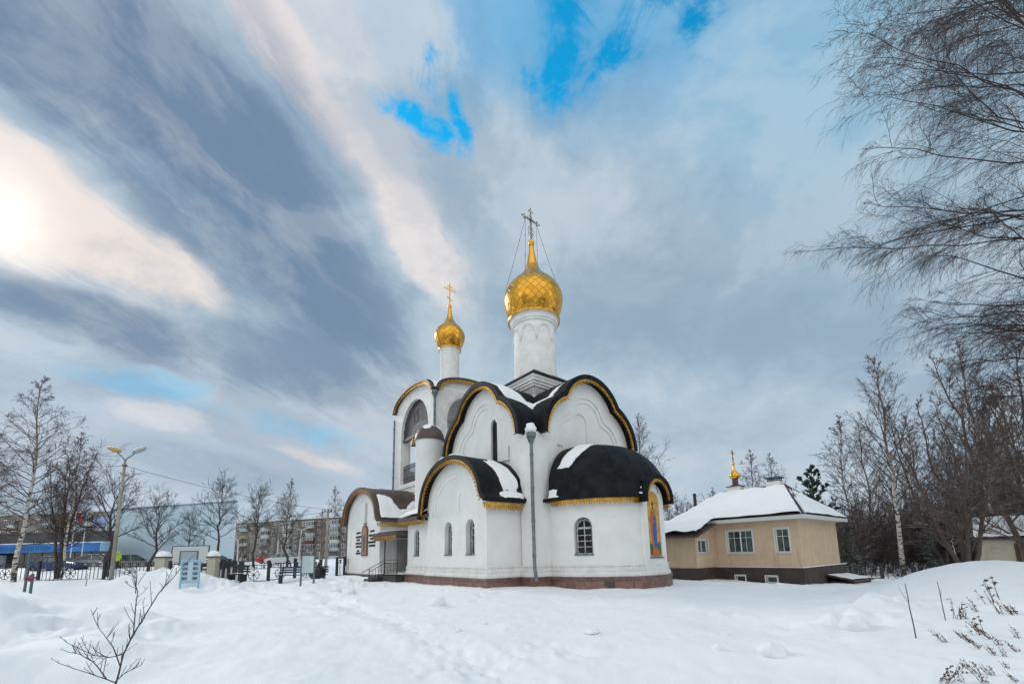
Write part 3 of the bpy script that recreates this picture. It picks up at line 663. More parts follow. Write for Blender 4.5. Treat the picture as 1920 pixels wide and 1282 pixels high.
def arched_window(M, c, w, z0, zs, zc, depth, parent=None, bars=True, frame=True):
    parent = parent or church
    g = MB().prism(archpts(c, w, z0, zs, zc), [], depth+0.04, depth+0.06, M).build('window', GLASS, parent)
    if frame:
        f = MB(); f.prism(archpts(c, w, z0, zs, zc), [archpts(c, w-0.12, z0+0.06, zs, zc-0.06)], depth, depth+0.038, M)
        mb = lambda a0, a1, z_0, z_1: f.prism([(a0, z_0), (a1, z_0), (a1, z_1), (a0, z_1)], [], depth+0.002, depth+0.036, M)
        mb(c-0.022, c+0.022, z0+.06, zc-.06)
        for k in (0.28, 0.5, 0.72): mb(c-w/2+.05, c+w/2-.05, z0+(zs-z0)*k-0.015, z0+(zs-z0)*k+0.015)
        mb(c-w/2+.05, c+w/2-.05, zs-0.05, zs+0.05)
        f.build('frame', WFRAME, g)
    if bars:
        b = MB(); dd = depth-0.10; hgt = zc-z0
        P = lambda a, z: M(a, z, dd)
        b.tube([P(c, z0), P(c, zc-0.02)], 0.014, 5)
        for s in (-1, 1):
            b.tube([P(c+s*w*(0.42*abs(math.sin(t*math.pi*2.0))+0.04), z0+hgt*0.9*t) for t in np.linspace(0, 1, 25)], 0.013, 5)
            b.tube([P(c+s*w*0.45, z) for z in (z0, zs)], 0.012, 5)
            for q in (0.18, 0.45, 0.70): b.tube([P(c+s*w*(0.22+0.13*math.cos(a)), z0+hgt*q+w*0.13*math.sin(a)) for a in np.linspace(0, 5.2, 10)], 0.011, 5)
        b.tube([P(c+w*0.45*math.cos(a), zs+(zc-zs-.03)*math.sin(a)) for a in np.linspace(0, math.pi, 12)], 0.012, 5)
        b.build('grille', IRON, g)
    sl = MB(); sl.prism([(c-w/2-0.04, z0-0.05), (c+w/2+0.04, z0-0.05), (c+w/2+0.04, z0+0.005), (c-w/2-0.04, z0+0.005)], [], -0.05, depth+0.03, M); sl.build('sill', ZINC, g)
    return g
annexe()
# ---- low wing beside the porch
def wing():
    X0 = -1.95; w = MB(); wn = archpts(9.0, 0.74, 1.75, 3.0, 3.38); M = mS(X0)
    w.prism([(7.051, -0.3), (10.3, -0.3), (10.3, 3.95), (7.051, 3.95)], [wn], 0, 0.4, M)
    w.box(X0+.4, 0.9, 9.9, 10.298, -0.3, 4.4); w.build('wing_wall', WHITE, church)
    arched_window(M, 9.0, 0.70, 1.78, 2.98, 3.35, 0.22)
    r = MB(); v = r.pts([(-2.5, 6.9, 3.92), (-2.5, 10.7, 3.92), (-2.5, 6.9, 4.14), (-2.5, 10.7, 4.14), (1.0, 6.9, 5.5), (1.0, 10.7, 5.5), (1.0, 6.9, 5.2), (1.0, 10.7, 5.2)])
    for f in ((0, 1, 3, 2), (2, 3, 5, 4), (0, 2, 4, 6), (1, 7, 5, 3), (0, 6, 7, 1)): r.face([v+i for i in f])
    ro = r.build('wing_roof', BROWNROOF, church)
    fn = lambda s, d, h: (-2.5+d, s, 4.16+d*1.36/3.5+h)
    snow_patch(fn, 6.9, 10.7, -0.06, 3.4, lambda u, v: 0.6, 0.30, ro, 31)
    g = MB(); g.box(-2.47, -2.44, 6.95, 10.65, 3.80, 3.92)
    for k in range(30): g.box(-2.465, -2.445, 6.98+k*0.125, 7.05+k*0.125, 3.66-(0.05 if k % 2 else 0), 3.81)
    g.build('gold_lace_trim', GOLD, church)
wing()
# ---- belfry
def belfry():
    x0, x1, y0, y1 = 1.05, 7.65, 12.3, 19.7; zc = 14.4
    def arcg(a, b, rise, n=30):
        c = (a+b)/2; h = (b-a)/2-0.25; return [(a, zc-.02)]+[(c-h*math.cos(RAD(t)), zc+rise*math.sin(RAD(t))**0.85) for t in np.linspace(4, 176, n)]+[(b, zc-.02)]
    gS = arcg(y0, y1, 1.35); gE = arcg(x0, x1, 1.3)
    oS = archpts(16.0, 5.1, 7.8, 12.0, 14.75, 20); oE = archpts(4.35, 4.5, 9.2, 12.2, 14.55, 20)
    w = MB()
    def wall(M, a, b, g, op, d):
        mo = [(op[0][0]-.0, op[0][1])]
        w.prism([(a, 5.0), (b, 5.0)]+g[::-1], [op], 0, d, M)
    wall(mS(x0), y0, y1, gS, oS, 0.8); wall(lambda a, z, d: (x1-d, a, z), y0, y1, gS, oS, 0.8)
    wall(mE(y0), x0+.8, x1-.8, [p for p in gE if x0+.8 < p[0] < x1-.8], oE, 0.8) if 0 else None
    wall(mE(y0-.003), x0+.002, x1-.002, gE, oE, 0.8); wall(lambda a, z, d: (a, y1+.003-d, z), x0+.002, x1-.002, gE, oE, 0.8)
    w.box(x0+.1, x1-.1, y0+.1, y1-.1, -0.3, 5.0)
    w.build('belfry_wall', STUCCO, church)
    mo = MB()
    for (c, wd, zs, zt, M) in ((4.35, 4.5, 12.2, 14.55, mE(y0-.003)),):
        for o in (0.10, 0.24): mo.band(arc(c, zs, wd/2, 180, 0, 24, zt-zs), o, o+0.08, -0.06, 0.01, M)
    mo.build('arch_moulding', STUCCO, church); mo = MB(); mo.box(x0-0.08, x0+.02, y0-0.05, y1+.05, 7.40, 7.62); mo.box(x0-0.05, x0+.02, y0-0.05, y1+.05, 6.9, 7.1)
    mo.build('string_course', STUCCO, church)
    i = MB(); i.box(x0+.75, x1-.75, y0+.75, y1-.75, 7.2, 7.7); ce = MB(); ce.box(x0+.5, x1-.5, y0+.5, y1-.5, 14.45, 14.6); ce.build('belfry_ceiling', GREYIN, church)
    i.build('belfry_floor', GREYIN, church)
    # roof
    r = MB(); r.band(gS, 0.02, 0.22, -0.4, 0.3, mS(x0)); r.band(gE, 0.018, 0.216, -0.4, 0.3, mE(y0)); r.band(gS[3:-3], 0.021, 0.219, 0.3, 7.0, mS(x0)); r.band(gE[3:-3], 0.019, 0.215, 0.3, 7.8, mE(y0))
    ro = r.build('belfry_roof', BROWNROOF, church, smooth=True, auto=35)
    for g_, M in ((gS, mS(x0)), (gE, mE(y0))):
        g = MB(); g.band(g_[1:-1], -0.03, 0.017, -0.34, -0.28, M); g.teeth(g_[1:-1], 0.13, 0.07, -0.03, -0.14, -0.335, -0.285, M, -0.23); g.build('gold_lace_trim', GOLD, church)
    fs, L = surf(gS, mS(x0), 0.22); fe, L2 = surf(gE, mE(y0), 0.22)
    snow_patch(fs, 0.2, L*0.42, -0.2, 3.5, lambda u, v: 0.5, 0.16, ro, 41); snow_patch(fe, 0.2, L2*0.45, -0.2, 3.5, lambda u, v: 0.5, 0.16, ro, 42); snow_patch(fs, L*0.42, L*0.8, 0.3, 3.0, lambda u, v: 0.3, 0.10, ro, 43)
    # grille in the south arch
    q = MB(); X = x0+0.25; c = 16.0; hw = 2.55
    top = lambda a: 12.0+2.75*math.sqrt(max(0, 1-((a-c)/hw)**2))
    for k in range(-10, 11):
        a = c+k*0.245
        if abs(a-c) > 2.5: continue
        lo = 12.0
        if abs(k) <= 2: q.box(X-.02, X+.02, a-.05, a+.05, lo, 12.55); q.box(X-.02, X+.02, a-.05, a+.05, 14.0, max(14.0, top(a)-.02)); q.box(X-.02, X+.02, a-.05, a+.05, 12.55, 14.0)
        else: q.box(X-.02, X+.02, a-.05, a+.05, lo, top(a))
    for k in range(12):
        z = 12.0+k*0.235; half = hw*math.sqrt(max(0, 1-((z-12.0)/2.75)**2))
        if 12.5 < z < 14.0: q.box(X-.018, X+.018, c-half, c-0.55, z-.05, z+.05); q.box(X-.018, X+.018, c+0.55, c+half, z-.05, z+.05)
        elif half > .1: q.box(X-.018, X+.018, c-half, c+half, z-.05, z+.05)
    q.tube([(X, c+0.40*math.cos(a), 13.25+0.5*math.sin(a)) for a in np.linspace(0, 2*math.pi, 16, endpoint=False)], 0.03, 5, closed=True)
    for k in range(6): q.bar((X, c, 13.25), (X, c+.4*math.cos(k*1.047), 13.25+.5*math.sin(k*1.047)), 0.03)
    q.build('belfry_grille', IRON, church)
    MB().box(x0+.15, x0+.5, 13.5, 18.5, 11.62, 11.86).build('bell_beam', BROWNROOF, church)
    # balustrades
    for (M, a0, a1, zb) in ((mS(x0+.3), 13.45, 18.55, 7.8), (mE(y0+.3), 2.1, 6.6, 9.2), (mS(x1-.3), 13.45, 18.55, 7.8)):
        b = MB(); B = lambda p0, p1, s0, s1: b.prism([(p0, s0), (p1, s0), (p1, s1), (p0, s1)], [], -.02, .02, M)
        for z in (0.08, 0.55, 1.35, 1.62): B(a0, a1, zb+z, zb+z+.05)
        n = int((a1-a0)/0.2)
        for k in range(n+1): a = a0+(a1-a0)*k/n; B(a-.015, a+.015, zb+.05, zb+1.6)
        for k in range(int((a1-a0)/.4)): 
            a = a0+.2+k*.4; b.tube([M(a+.15*math.cos(t), zb+.33+.17*math.sin(t), 0) for t in np.linspace(0, 6.28, 10, endpoint=False)], .02, 4, closed=True); b.tube([M(a+.12*math.cos(t), zb+1.5+.1*math.sin(t), 0) for t in np.linspace(0, 6.28, 8, endpoint=False)], .018, 4, closed=True)
        b.build('balustrade', IRON, church)
    downpipe(x0-.12, y0-.12, 7.0, 14.0, 0.10, hop=True); downpipe(x0-.12, y1+.10, 5.2, 13.9, 0.09, hop=False)
    # small drum and dome
    cx, cy = 4.35, 15.8
    p = MB(); v = p.pts([(cx-1.5, cy-1.5, 15.4), (cx+1.5, cy-1.5, 15.4), (cx+1.5, cy+1.5, 15.4), (cx-1.5, cy+1.5, 15.4), (cx-1.5, cy-1.5, 16.1), (cx+1.5, cy-1.5, 16.1), (cx+1.5, cy+1.5, 16.1), (cx-1.5, cy+1.5, 16.1), (cx, cy, 16.9)])
    for f in ((0, 1, 5, 4), (1, 2, 6, 5), (2, 3, 7, 6), (3, 0, 4, 7), (4, 5, 8), (5, 6, 8), (6, 7, 8), (7, 4, 8)): p.face([v+i for i in f])
    p.build('drum_base_roof', BROWNROOF, church)
    d = MB(); d.lathe([(0.86, 15.5), (0.86, 19.85), (0.93, 19.95), (0.95, 20.1), (0.3, 20.11)], 48, (cx, cy, 0)); d.build('small_drum', STUCCO, church, smooth=True, auto=35)
    rg = MB(); rg.lathe([(0.93, 20.06), (1.01, 20.08), (1.03, 20.16), (0.95, 20.24), (0.8, 20.28)], 48, (cx, cy, 0))
    for k in range(56):
        a = 2*math.pi*k/56; rg.box(-0.01, 0.01, -0.03, 0.03, -0.09, 0.02, lambda x, y, z: (cx+(1.01+x)*math.cos(a)-y*math.sin(a), cy+(1.01+x)*math.sin(a)+y*math.cos(a), 20.08+z))
    rg.build('gold_lace_trim', GOLD, church, smooth=True, auto=35)
    prof = [(0.86, 20.24), (1.06, 20.45), (1.22, 20.75), (1.34, 21.1), (1.385, 21.4), (1.33, 21.68), (1.20, 21.95), (1.02, 22.2), (0.80, 22.43), (0.60, 22.66), (0.44, 22.9), (0.33, 23.12), (0.28, 23.28)]
    dome = MB().lathe(prof, 60, (cx, cy, 0)).build('small_dome', GOLDDOME2, church, smooth=True)
    sp = MB(); sp.lathe([(0.29, 23.24), (0.26, 23.3), (0.13, 24.25), (0.17, 24.26), (0.17, 24.32)], 20, (cx, cy, 0)); sp.ball((cx, cy, 24.45), 0.17, 8); sp.build('spire', GOLDP, dome, smooth=True, auto=40)
    orthodox_cross(cx, cy, 24.55, 2.1, 0.55, 0.085, dome)
    return dome
def orthodox_cross(cx, cy, z0, h, hw, t, parent, m=None):
    x = MB(); x.box(cx-t/2, cx+t/2, cy-t/2, cy+t/2, z0, z0+h); zc = z0+h*0.74
    x.box(cx-hw, cx+hw, cy-t*.45, cy+t*.45, zc-t/2, zc+t/2); x.box(cx-hw*.45, cx+hw*.45, cy-t*.44, cy+t*.44, zc+h*.13-t/2, zc+h*.13+t/2)
    x.bar((cx-hw*.5, cy, z0+h*.36), (cx+hw*.5, cy, z0+h*.24), t*.88)
    for ex, ez in ((-hw, zc), (hw, zc), (0, z0+h)): x.ball((cx+ex, cy, ez), t*.75, 5)
    return x.build('cross', m or GOLDP, parent)
belfry()
def link_block():
    b = MB(); b.box(1.2, 7.5, 8.7, 12.29, -0.3, 8.6); b.build('nave_wall', WHITE, church)
    p = [(8.6, 8.3)]+arc(10.5, 8.6, 1.9, 180, 0, 12, 1.0)+[(12.25, 8.3)]
    r = MB(); r.box(0.9, 7.8, 8.75, 12.2, 8.6, 8.8); v = r.pts([(0.9, 8.75, 8.8), (0.9, 12.2, 8.8), (7.8, 12.2, 8.8), (7.8, 8.75, 8.8), (4.35, 8.75, 10.0), (4.35, 12.2, 10.0)])
    for f in ((0, 1, 5, 4), (2, 3, 4, 5), (0, 4, 3), (1, 2, 5)): r.face([v+i for i in f])
    ro = r.build('nave_roof', BROWNROOF, church)
    snow_patch(lambda s, d, h: (0.9+d, s, 8.82+d*1.2/3.45+h), 8.75, 12.2, 0.0, 3.4, lambda u, v: 0.5, 0.25, ro, 51)
    # stair turret
    tx, ty, r_ = -0.25, 10.65, 0.97
    t = MB(); t.lathe([(r_, 3.5), (r_, 9.6), (r_+.04, 9.66), (r_+.04, 9.74), (0.2, 9.75)], 48, (tx, ty, 0))
    for z in (5.6, 7.2, 8.7): t.lathe([(r_, z-.012), (r_+.012, z), (r_, z+.012)], 48, (tx, ty, 0))
    t.build('stair_turret', WHITE, church, smooth=True, auto=35)
    cap = MB().lathe([(r_+.10, 9.70), (r_+.11, 9.80), (r_+.03, 10.15), (r_-.14, 10.5), (r_-.42, 10.78), (0.15, 10.92), (0.01, 10.93)], 40, (tx, ty, 0)).build('turret_cap', BROWNROOF, church, smooth=True, auto=35)
    fn = lambda s, d, h: (tx+math.cos(s)*(r_-.08-d*.9), ty+math.sin(s)*(r_-.08-d*.9), 10.36+math.sqrt(max(0, d))*0.62+h)
    snow_patch(fn, -2.9, -0.2, 0.0, 0.85, lambda u, v: v-0.25+0.2*math.sin(u*9), 0.07, cap, 55)
link_block()
# ---- narthex with arched gable
def narthex():
    y0, y1, X0 = 14.5, 21.9, -2.2; c = 18.2; hw = 3.7; zs = 4.5; M = mS(X0)
    P = [(c-hw*math.cos(RAD(t)), zs+2.5*math.sin(RAD(t))**0.9 if 0 < t < 180 else zs) for t in np.linspace(0, 180, 41)]
    def inner(g, zb): return [(c-hw+g, zb), (c+hw-g, zb)]+[(c+(hw-g)*math.cos(RAD(t)), zs-.1+(2.55-g)*math.sin(RAD(t))) for t in np.linspace(0, 180, 31)]
    wn = archpts(17.7, 0.62, 4.35, 5.7, 6.05); ic = archpts(17.7, 1.3, 1.85, 3.7, 4.25)
    w = MB(); w.prism([(y0, -0.3), (y1, -0.3)]+P[::-1], [inner(0.7, 1.2)], 0, 0.06, M)
    w.prism(inner(0.68, 1.15), [wn], 0.0601, 0.45, M)
    w.box(X0+.06, 1.04, y0, y0+.4, -0.3, zs-.002); w.box(X0+.06, 1.04, y1-.4, y1, -0.3, zs-.002)
    w.build('narthex_wall', WHITE, church)
    arched_window(M, 17.7, 0.58, 4.38, 5.68, 6.02, 0.22, bars=False)
    ext = [(y0-.42, zs-.25), (y0-.15, zs+.05)]+P[2:-2]+[(y1+.15, zs+.05), (y1+.35, zs-.1)]
    ro = MB().band(ext, 0.03, 0.24, -0.5, 3.25, M).build('narthex_roof', BROWNROOF, church, smooth=True, auto=35)
    g = MB(); gp = ext[1:-1]; g.band(gp, -0.035, 0.028, -0.46, -0.38, M); g.teeth(gp, 0.13, 0.07, -0.03, -0.15, -0.45, -0.39, M, -0.25)
    for k in range(24): g.box(X0-.36+k*0.12, X0-.29+k*0.12, y0-.34, y0-.31, zs-.55-(0.05 if k % 2 else 0), zs-.27)
    g.build('gold_lace_trim', GOLD, church)
    f, L = surf(ext, M, 0.24)
    snow_patch(f, 0.02, L*0.36, -0.25, 3.2, lambda u, v: (0.62-0.35*v+0.13*math.sin(v*9)-u)*1.6, 0.20, ro, 61)
    snow_patch(f, L*0.36, L*0.50, -0.3, 1.2, blob2(0.5, 0.4, 0.5, 0.5), 0.05, ro, 63)
    # mosaic and inscription beside it
    ip = MB().prism(ic, [], -0.03, 0.055, M).build('mosaic_icon', mat('mosaic_dark_red', (0.16, 0.045, 0.035), 0.5), church)
    icon_figure(ip, M, 17.7, 1.9, 1.05, 2.2, -0.035, (0.13, 0.10, 0.085), (0.10, 0.10, 0.12), (0.55, 0.40, 0.15), inner_col=(0.32, 0.20, 0.13))
    ins = MB(); rnd = random.Random(5)
    rows = ((3.62, 0.45), (3.3, 0.7), (3.05, 0.35), (2.78, 0.72), (2.52, 0.68), (2.18, 0.25), (1.98, 0.55))
    for s, cc in ((1, 19.25), (-1, 16.2)):
        for z, wd in (rows if s > 0 else rows[:5]):
            ins = MB(); a = cc-wd
            while a < cc+wd*.9:
                l = rnd.uniform(0.10, 0.17); ins.prism([(a, z), (a+.035, z), (a+.035, z+.16), (a, z+.16)], [], 0.035, 0.0595, M)
                ins.prism([(a+l-.04, z), (a+l-.005, z), (a+l-.005, z+.16), (a+l-.04, z+.16)], [], 0.035, 0.0595, M); q = rnd.choice((0, .065, .125)); ins.prism([(a+.034, z+q), (a+l-.04, z+q), (a+l-.04, z+q+.035), (a+.034, z+q+.035)], [], 0.036, 0.0594, M); a += l+.025
            ins.build('lettering', IRON, church)
    # side door in the recess, porch platform, canopy, rails
    d = MB(); d.box(-0.9, 0.6, y0-.05, y0+.01, 0.55, 3.0); d.build('door', GREYIN, church)
    d = MB(); d.box(-1.2, -0.92, y0-.06, y0+.012, 0.55, 3.1); d.box(0.62, 0.9, y0-.06, y0+.012, 0.55, 3.1); d.box(-1.2, 0.9, y0-.06, y0+.012, 3.11, 3.3); d.build('door_frame', STUCCO, church)
    pf = MB(); pf.box(-2.75, 1.0, 10.32, 13.0, -0.3, 0.52); pf.box(-2.6, 1.0, 13.0, 14.48, -0.3, 0.5)
    po = pf.build('porch', mat('dark_porch_stone', (0.025, 0.03, 0.028), 0.6, fn=varied((0.02, 0.024, 0.022), (0.05, 0.055, 0.05), 3)), church)
    snow_patch(lambda s, d, h: (-2.72+d, s, 0.53+h), 10.35, 14.4, 0, 2.5, lambda u, v: 0.4, 0.12, po, 65)
    ca = MB(); ca.box(-2.75, 0.95, 10.34, 14.46, 3.12, 3.38); co = ca.build('porch_canopy', BROWNROOF, church)
    snow_patch(lambda s, d, h: (-2.72+d, s, 3.39+h), 10.6, 14.3, 0.05, 2.5, lambda u, v: 0.4, 0.10, co, 66)
    g = MB(); g.box(-2.74, -2.71, 10.4, 14.4, 3.0, 3.12)
    for k in range(31): g.box(-2.735, -2.715, 10.45+k*.125, 10.52+k*.125, 2.86-(0.05 if k % 2 else 0), 3.01)
    g.build('gold_lace_trim', GOLD, co)
    MB().tube([(-2.62, 12.45, 0.4), (-2.62, 12.45, 3.12)], 0.045, 8).build('canopy_post', IRON, co)
    h = MB(); za = 0.52
    def rail(p, q, n):
        p = Vector(p); q = Vector(q)
        for zz in (1.0, 0.80, 0.12): h.bar(p+Vector((0, 0, zz)), q+Vector((0, 0, zz)), 0.04)
        for k in range(n+1): a = p.lerp(q, k/n); h.bar(a+Vector((0, 0, .0 if k in (0, n) else .12)), a+Vector((0, 0, 1.0 if k in (0, n) else .80)), 0.045 if k in (0, n) else 0.022)
    rail((-2.62, 10.4, za), (-2.62, 12.45, za), 8); rail((-2.62, 12.45, za), (-3.55, 12.75, -0.02), 5)
    h.bar((-3.55, 12.75, 0.98), (-4.0, 12.9, 0.72), 0.04)
    h.build('handrail', IRON, church)
    st = MB()
    for k in range(4): st.box(-2.75-.3*(k+1), -2.75-.3*k, 12.6, 14.3, -0.35, 0.40-.15*k)
    st.build('steps', MATS['dark_porch_stone'], church)
def icon_figure(parent, M, c, z0, w, h, d, robe1, robe2, halo, inner_col=None, ground=None):
    """a standing haloed figure in inlaid mosaic: thin inlays on the panel"""
    lay = [0]
    def inlay(name, P, col):
        lay[0] += 0.0025; MB().prism(P, [], d-lay[0]-0.004, d+0.01, M).build(name, mat('mosaic_'+'_'.join('%d' % (v*1000) for v in col), col, 0.45, fn=varied(tuple(v*.8 for v in col), tuple(min(1, v*1.2) for v in col), 18, bs=0.3)), parent)
    if inner_col: inlay('mosaic_field', archpts(c, w, z0+.02*h, z0+.82*h, z0+h), inner_col)
    if ground: inlay('mosaic_ground', [(c-w/2, z0+.03*h), (c+w/2, z0+.03*h), (c+w/2, z0+.22*h), (c, z0+.18*h), (c-w/2, z0+.20*h)], ground)
    hz = z0+.80*h; inlay('halo', arc(c, hz, .20*w, 0, 360, 20)[:-1], halo)
    inlay('robe', [(c-.17*w, z0+.08*h), (c+.19*w, z0+.08*h), (c+.22*w, z0+.4*h), (c+.26*w, z0+.60*h), (c+.15*w, z0+.71*h), (c-.15*w, z0+.71*h), (c-.28*w, z0+.58*h), (c-.22*w, z0+.35*h)], robe1)
    inlay('cloak', [(c-.02*w, z0+.12*h), (c+.17*w, z0+.14*h), (c+.25*w, z0+.5*h), (c+.12*w, z0+.67*h), (c-.02*w, z0+.6*h), (c-.13*w, z0+.36*h)], robe2)
    inlay('face', arc(c, hz-.005*h, .10*w, 0, 360, 14, .052*h)[:-1], (0.30, 0.17, 0.09)); inlay('hair', arc(c, hz+.025*h, .105*w, -10, 190, 12, .034*h), (0.06, 0.03, 0.02))
    inlay('beard', arc(c, hz-.03*h, .07*w, 180, 360, 8, .035*h), (0.08, 0.045, 0.03)); inlay('hand', arc(c+.02*w, z0+.55*h, .055*w, 0, 360, 10, .022*h)[:-1], (0.32, 0.19, 0.1))
narthex()
# ---- apse
ACX, ACY, AR = 4.35, -0.5, 3.35
def apse():
    n = 72
    # wall as a swept sheet with one arched window and the shallow icon niche on the axis
    ang = lambda k: math.pi + math.pi*k/n        # from the left end round towards -Y to the right end
    def Ma(s, z, d):    # s = arclength from the left end
        a = math.pi+s/AR; return (ACX+(AR-d)*math.cos(a), ACY+(AR-d)*math.sin(a), z)
    L = math.pi*AR
    sw = 1.53; w = MB()
    zt = 4.35; win = archpts(sw, 0.92, 1.62, 2.95, 3.42, 16)
    hs = [win]
    def curved_panel(s0, s1, z0, z1, hole, d0, d1):
        # split in fine columns so that the sheet follows the curve
        if hole is None:
            ks = np.linspace(s0, s1, max(2, int((s1-s0)/0.12)))
            for d in (d0, d1): w.grid(lambda s, z: Ma(s, z, d), ks, (z0, z1))
            for z in (z0, z1): w.grid(lambda s, d: Ma(s, z, d), ks, (d0, d1))
            for s in (s0, s1): w.grid(lambda z, d: Ma(s, z, d), (z0, z1), (d0, d1))
        else: w.prism([(s0, z0), (s1, z0), (s1, z1), (s0, z1)], [hole], d0, d1, Ma)
    curved_panel(0, 0.96, -0.3, zt, None, 0, 0.5); curved_panel(2.10, L, -0.3, zt, None, 0, 0.5)
    curved_panel(0.96, 2.10, -0.3, zt, win, 0, 0.5)
    w.box(1.0, 1.5, ACY, 0.0, -0.3, zt-.002); w.box(7.2, 7.7, ACY, 0.0, -0.3, zt-.002)
    w.build('apse_wall', WHITE, church, smooth=True, auto=40)
    arched_window(Ma, sw, 0.86, 1.66, 2.92, 3.36, 0.26)
    # dome roof with flared eave
    r = MB(); prof = [(1.0, 0.0, 0.00), (1.125, 0.0, -0.06)]
    def dome(t, f, h=0.0):   # t: 0 at eave .. 1 at top, f: 0..1 around
        a = math.pi+math.pi*f; e = t
        rad = 3.72*(1-e)**0.0*math.cos(e*math.pi/2)**0.62; z = 4.52+3.0*math.sin(e*math.pi/2)**1.05
        if e < 0.06: rad = 3.72+0.10*(0.06-e)/0.06; z = 4.42+0.10*e/0.06
        yy = ACY*min(1, 1.0)
        p = Vector((ACX+(rad+h)*math.cos(a), (ACY*(1-e)+(rad+h)*math.sin(a)) if rad > 0 else 0, z+h*0.6)); return p
    r.grid(lambda t, f: dome(t, f), np.linspace(0.13, 1, 30), np.linspace(0, 1, 65))
    for fa, fb in ((0, .408), (.592, 1)): r.grid(lambda t, f: dome(t, f), np.concatenate([np.linspace(0, .06, 3), np.linspace(.07, .13, 4)]), np.linspace(fa, fb, 28))
    for fa, fb in ((0, .408), (.592, 1)):
        r.grid(lambda z, f: (ACX+3.82*math.cos(math.pi+math.pi*f), ACY+3.82*math.sin(math.pi+math.pi*f), z), (4.28, 4.42), np.linspace(fa, fb, 28))
        r.grid(lambda q, f: (ACX+q*math.cos(math.pi+math.pi*f), ACY+q*math.sin(math.pi+math.pi*f), 4.28), (3.3, 3.82), np.linspace(fa, fb, 28))
    r.box(0.55, 1.02, ACY, 0, 4.28, 4.44); r.box(7.68, 8.15, ACY, 0, 4.28, 4.44)
    ro = r.build('apse_roof', BLACKROOF, church, smooth=True, auto=30)
    seam = MB()
    for f in (0.10, 0.30, 0.50, 0.68, 0.86): seam.tube([dome(t, f, 0.005) for t in np.linspace(0.05, 0.97, 24)], 0.014, 4)
    seam.build('roof_seam', BLACKROOF, ro)
    sn = lambda f, t, h: dome(t, f, h)
    snow_patch(sn, 0.03, 0.26, 0.30, 0.94, poly((0.02, 0.02), (0.30, 0.0), (1.0, 0.80), (0.98, 1.0), (0.5, 0.98)), 0.09, ro, 71)
    snow_patch(sn, 0.70, 0.95, 0.52, 0.97, poly((0.95, 0.0), (1.0, 0.4), (0.25, 0.99), (0.02, 0.98), (0.45, 0.5)), 0.08, ro, 72)
    snow_patch(sn, 0.0, 0.06, 0.0, 0.09, blob2(.4, .4, .55, .5), 0.06, ro, 73); snow_patch(sn, 0.385, 0.43, 0.0, 0.07, blob2(.6, .4, .5, .5), 0.05, ro, 74)
    g = MB()
    for fa, fb in ((0, .41), (.59, 1)):
        fs = np.linspace(fa, fb, 28)
        g.grid(lambda z, f: (ACX+3.66*math.cos(math.pi+math.pi*f), ACY+3.66*math.sin(math.pi+math.pi*f), z), (4.18, 4.278), fs)
        g.grid(lambda q, f: (ACX+q*math.cos(math.pi+math.pi*f), ACY+q*math.sin(math.pi+math.pi*f), 4.18), (3.4, 3.66), fs)
    for k in range(95):
        a = math.pi+math.pi*(k+.5)/95
        if abs(a-1.5*math.pi) < 0.285: continue
        g.box(-0.012, 0.012, -0.035, 0.035, -0.15-(0.04 if k % 2 else 0), 0.0, lambda x, y, z: (ACX+(3.64+x)*math.cos(a)-y*math.sin(a), ACY+(3.64+x)*math.sin(a)+y*math.cos(a), 4.18+z))
    g.build('gold_lace_trim', GOLD, church)
    # little arched gable over the icon on the axis
    yf = ACY-AR-0.06; c = ACX
    P = [(c-0.98, 4.05)]+arc(c, 4.25, 0.98, 180, 0, 20)+[(c+0.98, 4.05)]
    k = MB(); k.prism([(c-.86, -0.3), (c+.86, -0.3)]+arc(c, 4.2, .86, 0, 180, 20), [archpts(c, 1.02, 1.45, 4.1, 4.66)], 0, 0.45, mE(yf))
    k.build('icon_niche', WHITE, church)
    kr = MB().band(P, 0.0, 0.20, -0.42, 2.2, mE(yf)).build('niche_roof', BLACKROOF, church, smooth=True, auto=35)
    g = MB(); g.band(P[1:-1], -0.08, -0.002, -0.38, -0.31, mE(yf)); g.teeth(P[1:-1], 0.11, 0.075, -0.06, -0.15, -0.375, -0.315, mE(yf), -0.19); g.build('gold_lace_trim', GOLD, kr)
    ip = MB().prism(archpts(c, 1.00, 1.47, 4.1, 4.64), [], 0.06, 0.12, mE(yf)).build('mosaic_icon', mat('mosaic_gold', (0.62, 0.36, 0.05), 0.35, fn=varied((0.65, 0.40, 0.05), (0.45, 0.20, 0.03), 4, bs=0.2)), church)
    icon_figure(ip, mE(yf), c, 1.50, 0.96, 3.05, 0.055, (0.45, 0.13, 0.03), (0.025, 0.09, 0.36), (0.78, 0.52, 0.08), ground=(0.035, 0.12, 0.045))
    MB().box(c-.26, c+.26, yf+.01, yf+.058, 1.56, 1.80).build('mosaic_steps', mat('mosaic_orange', (0.55, 0.12, 0.02), 0.4), ip)
    MB().box(c-.56, c+.56, yf-.05, yf+.12, 1.40, 1.465).build('sill', ZINC, ip)
apse()
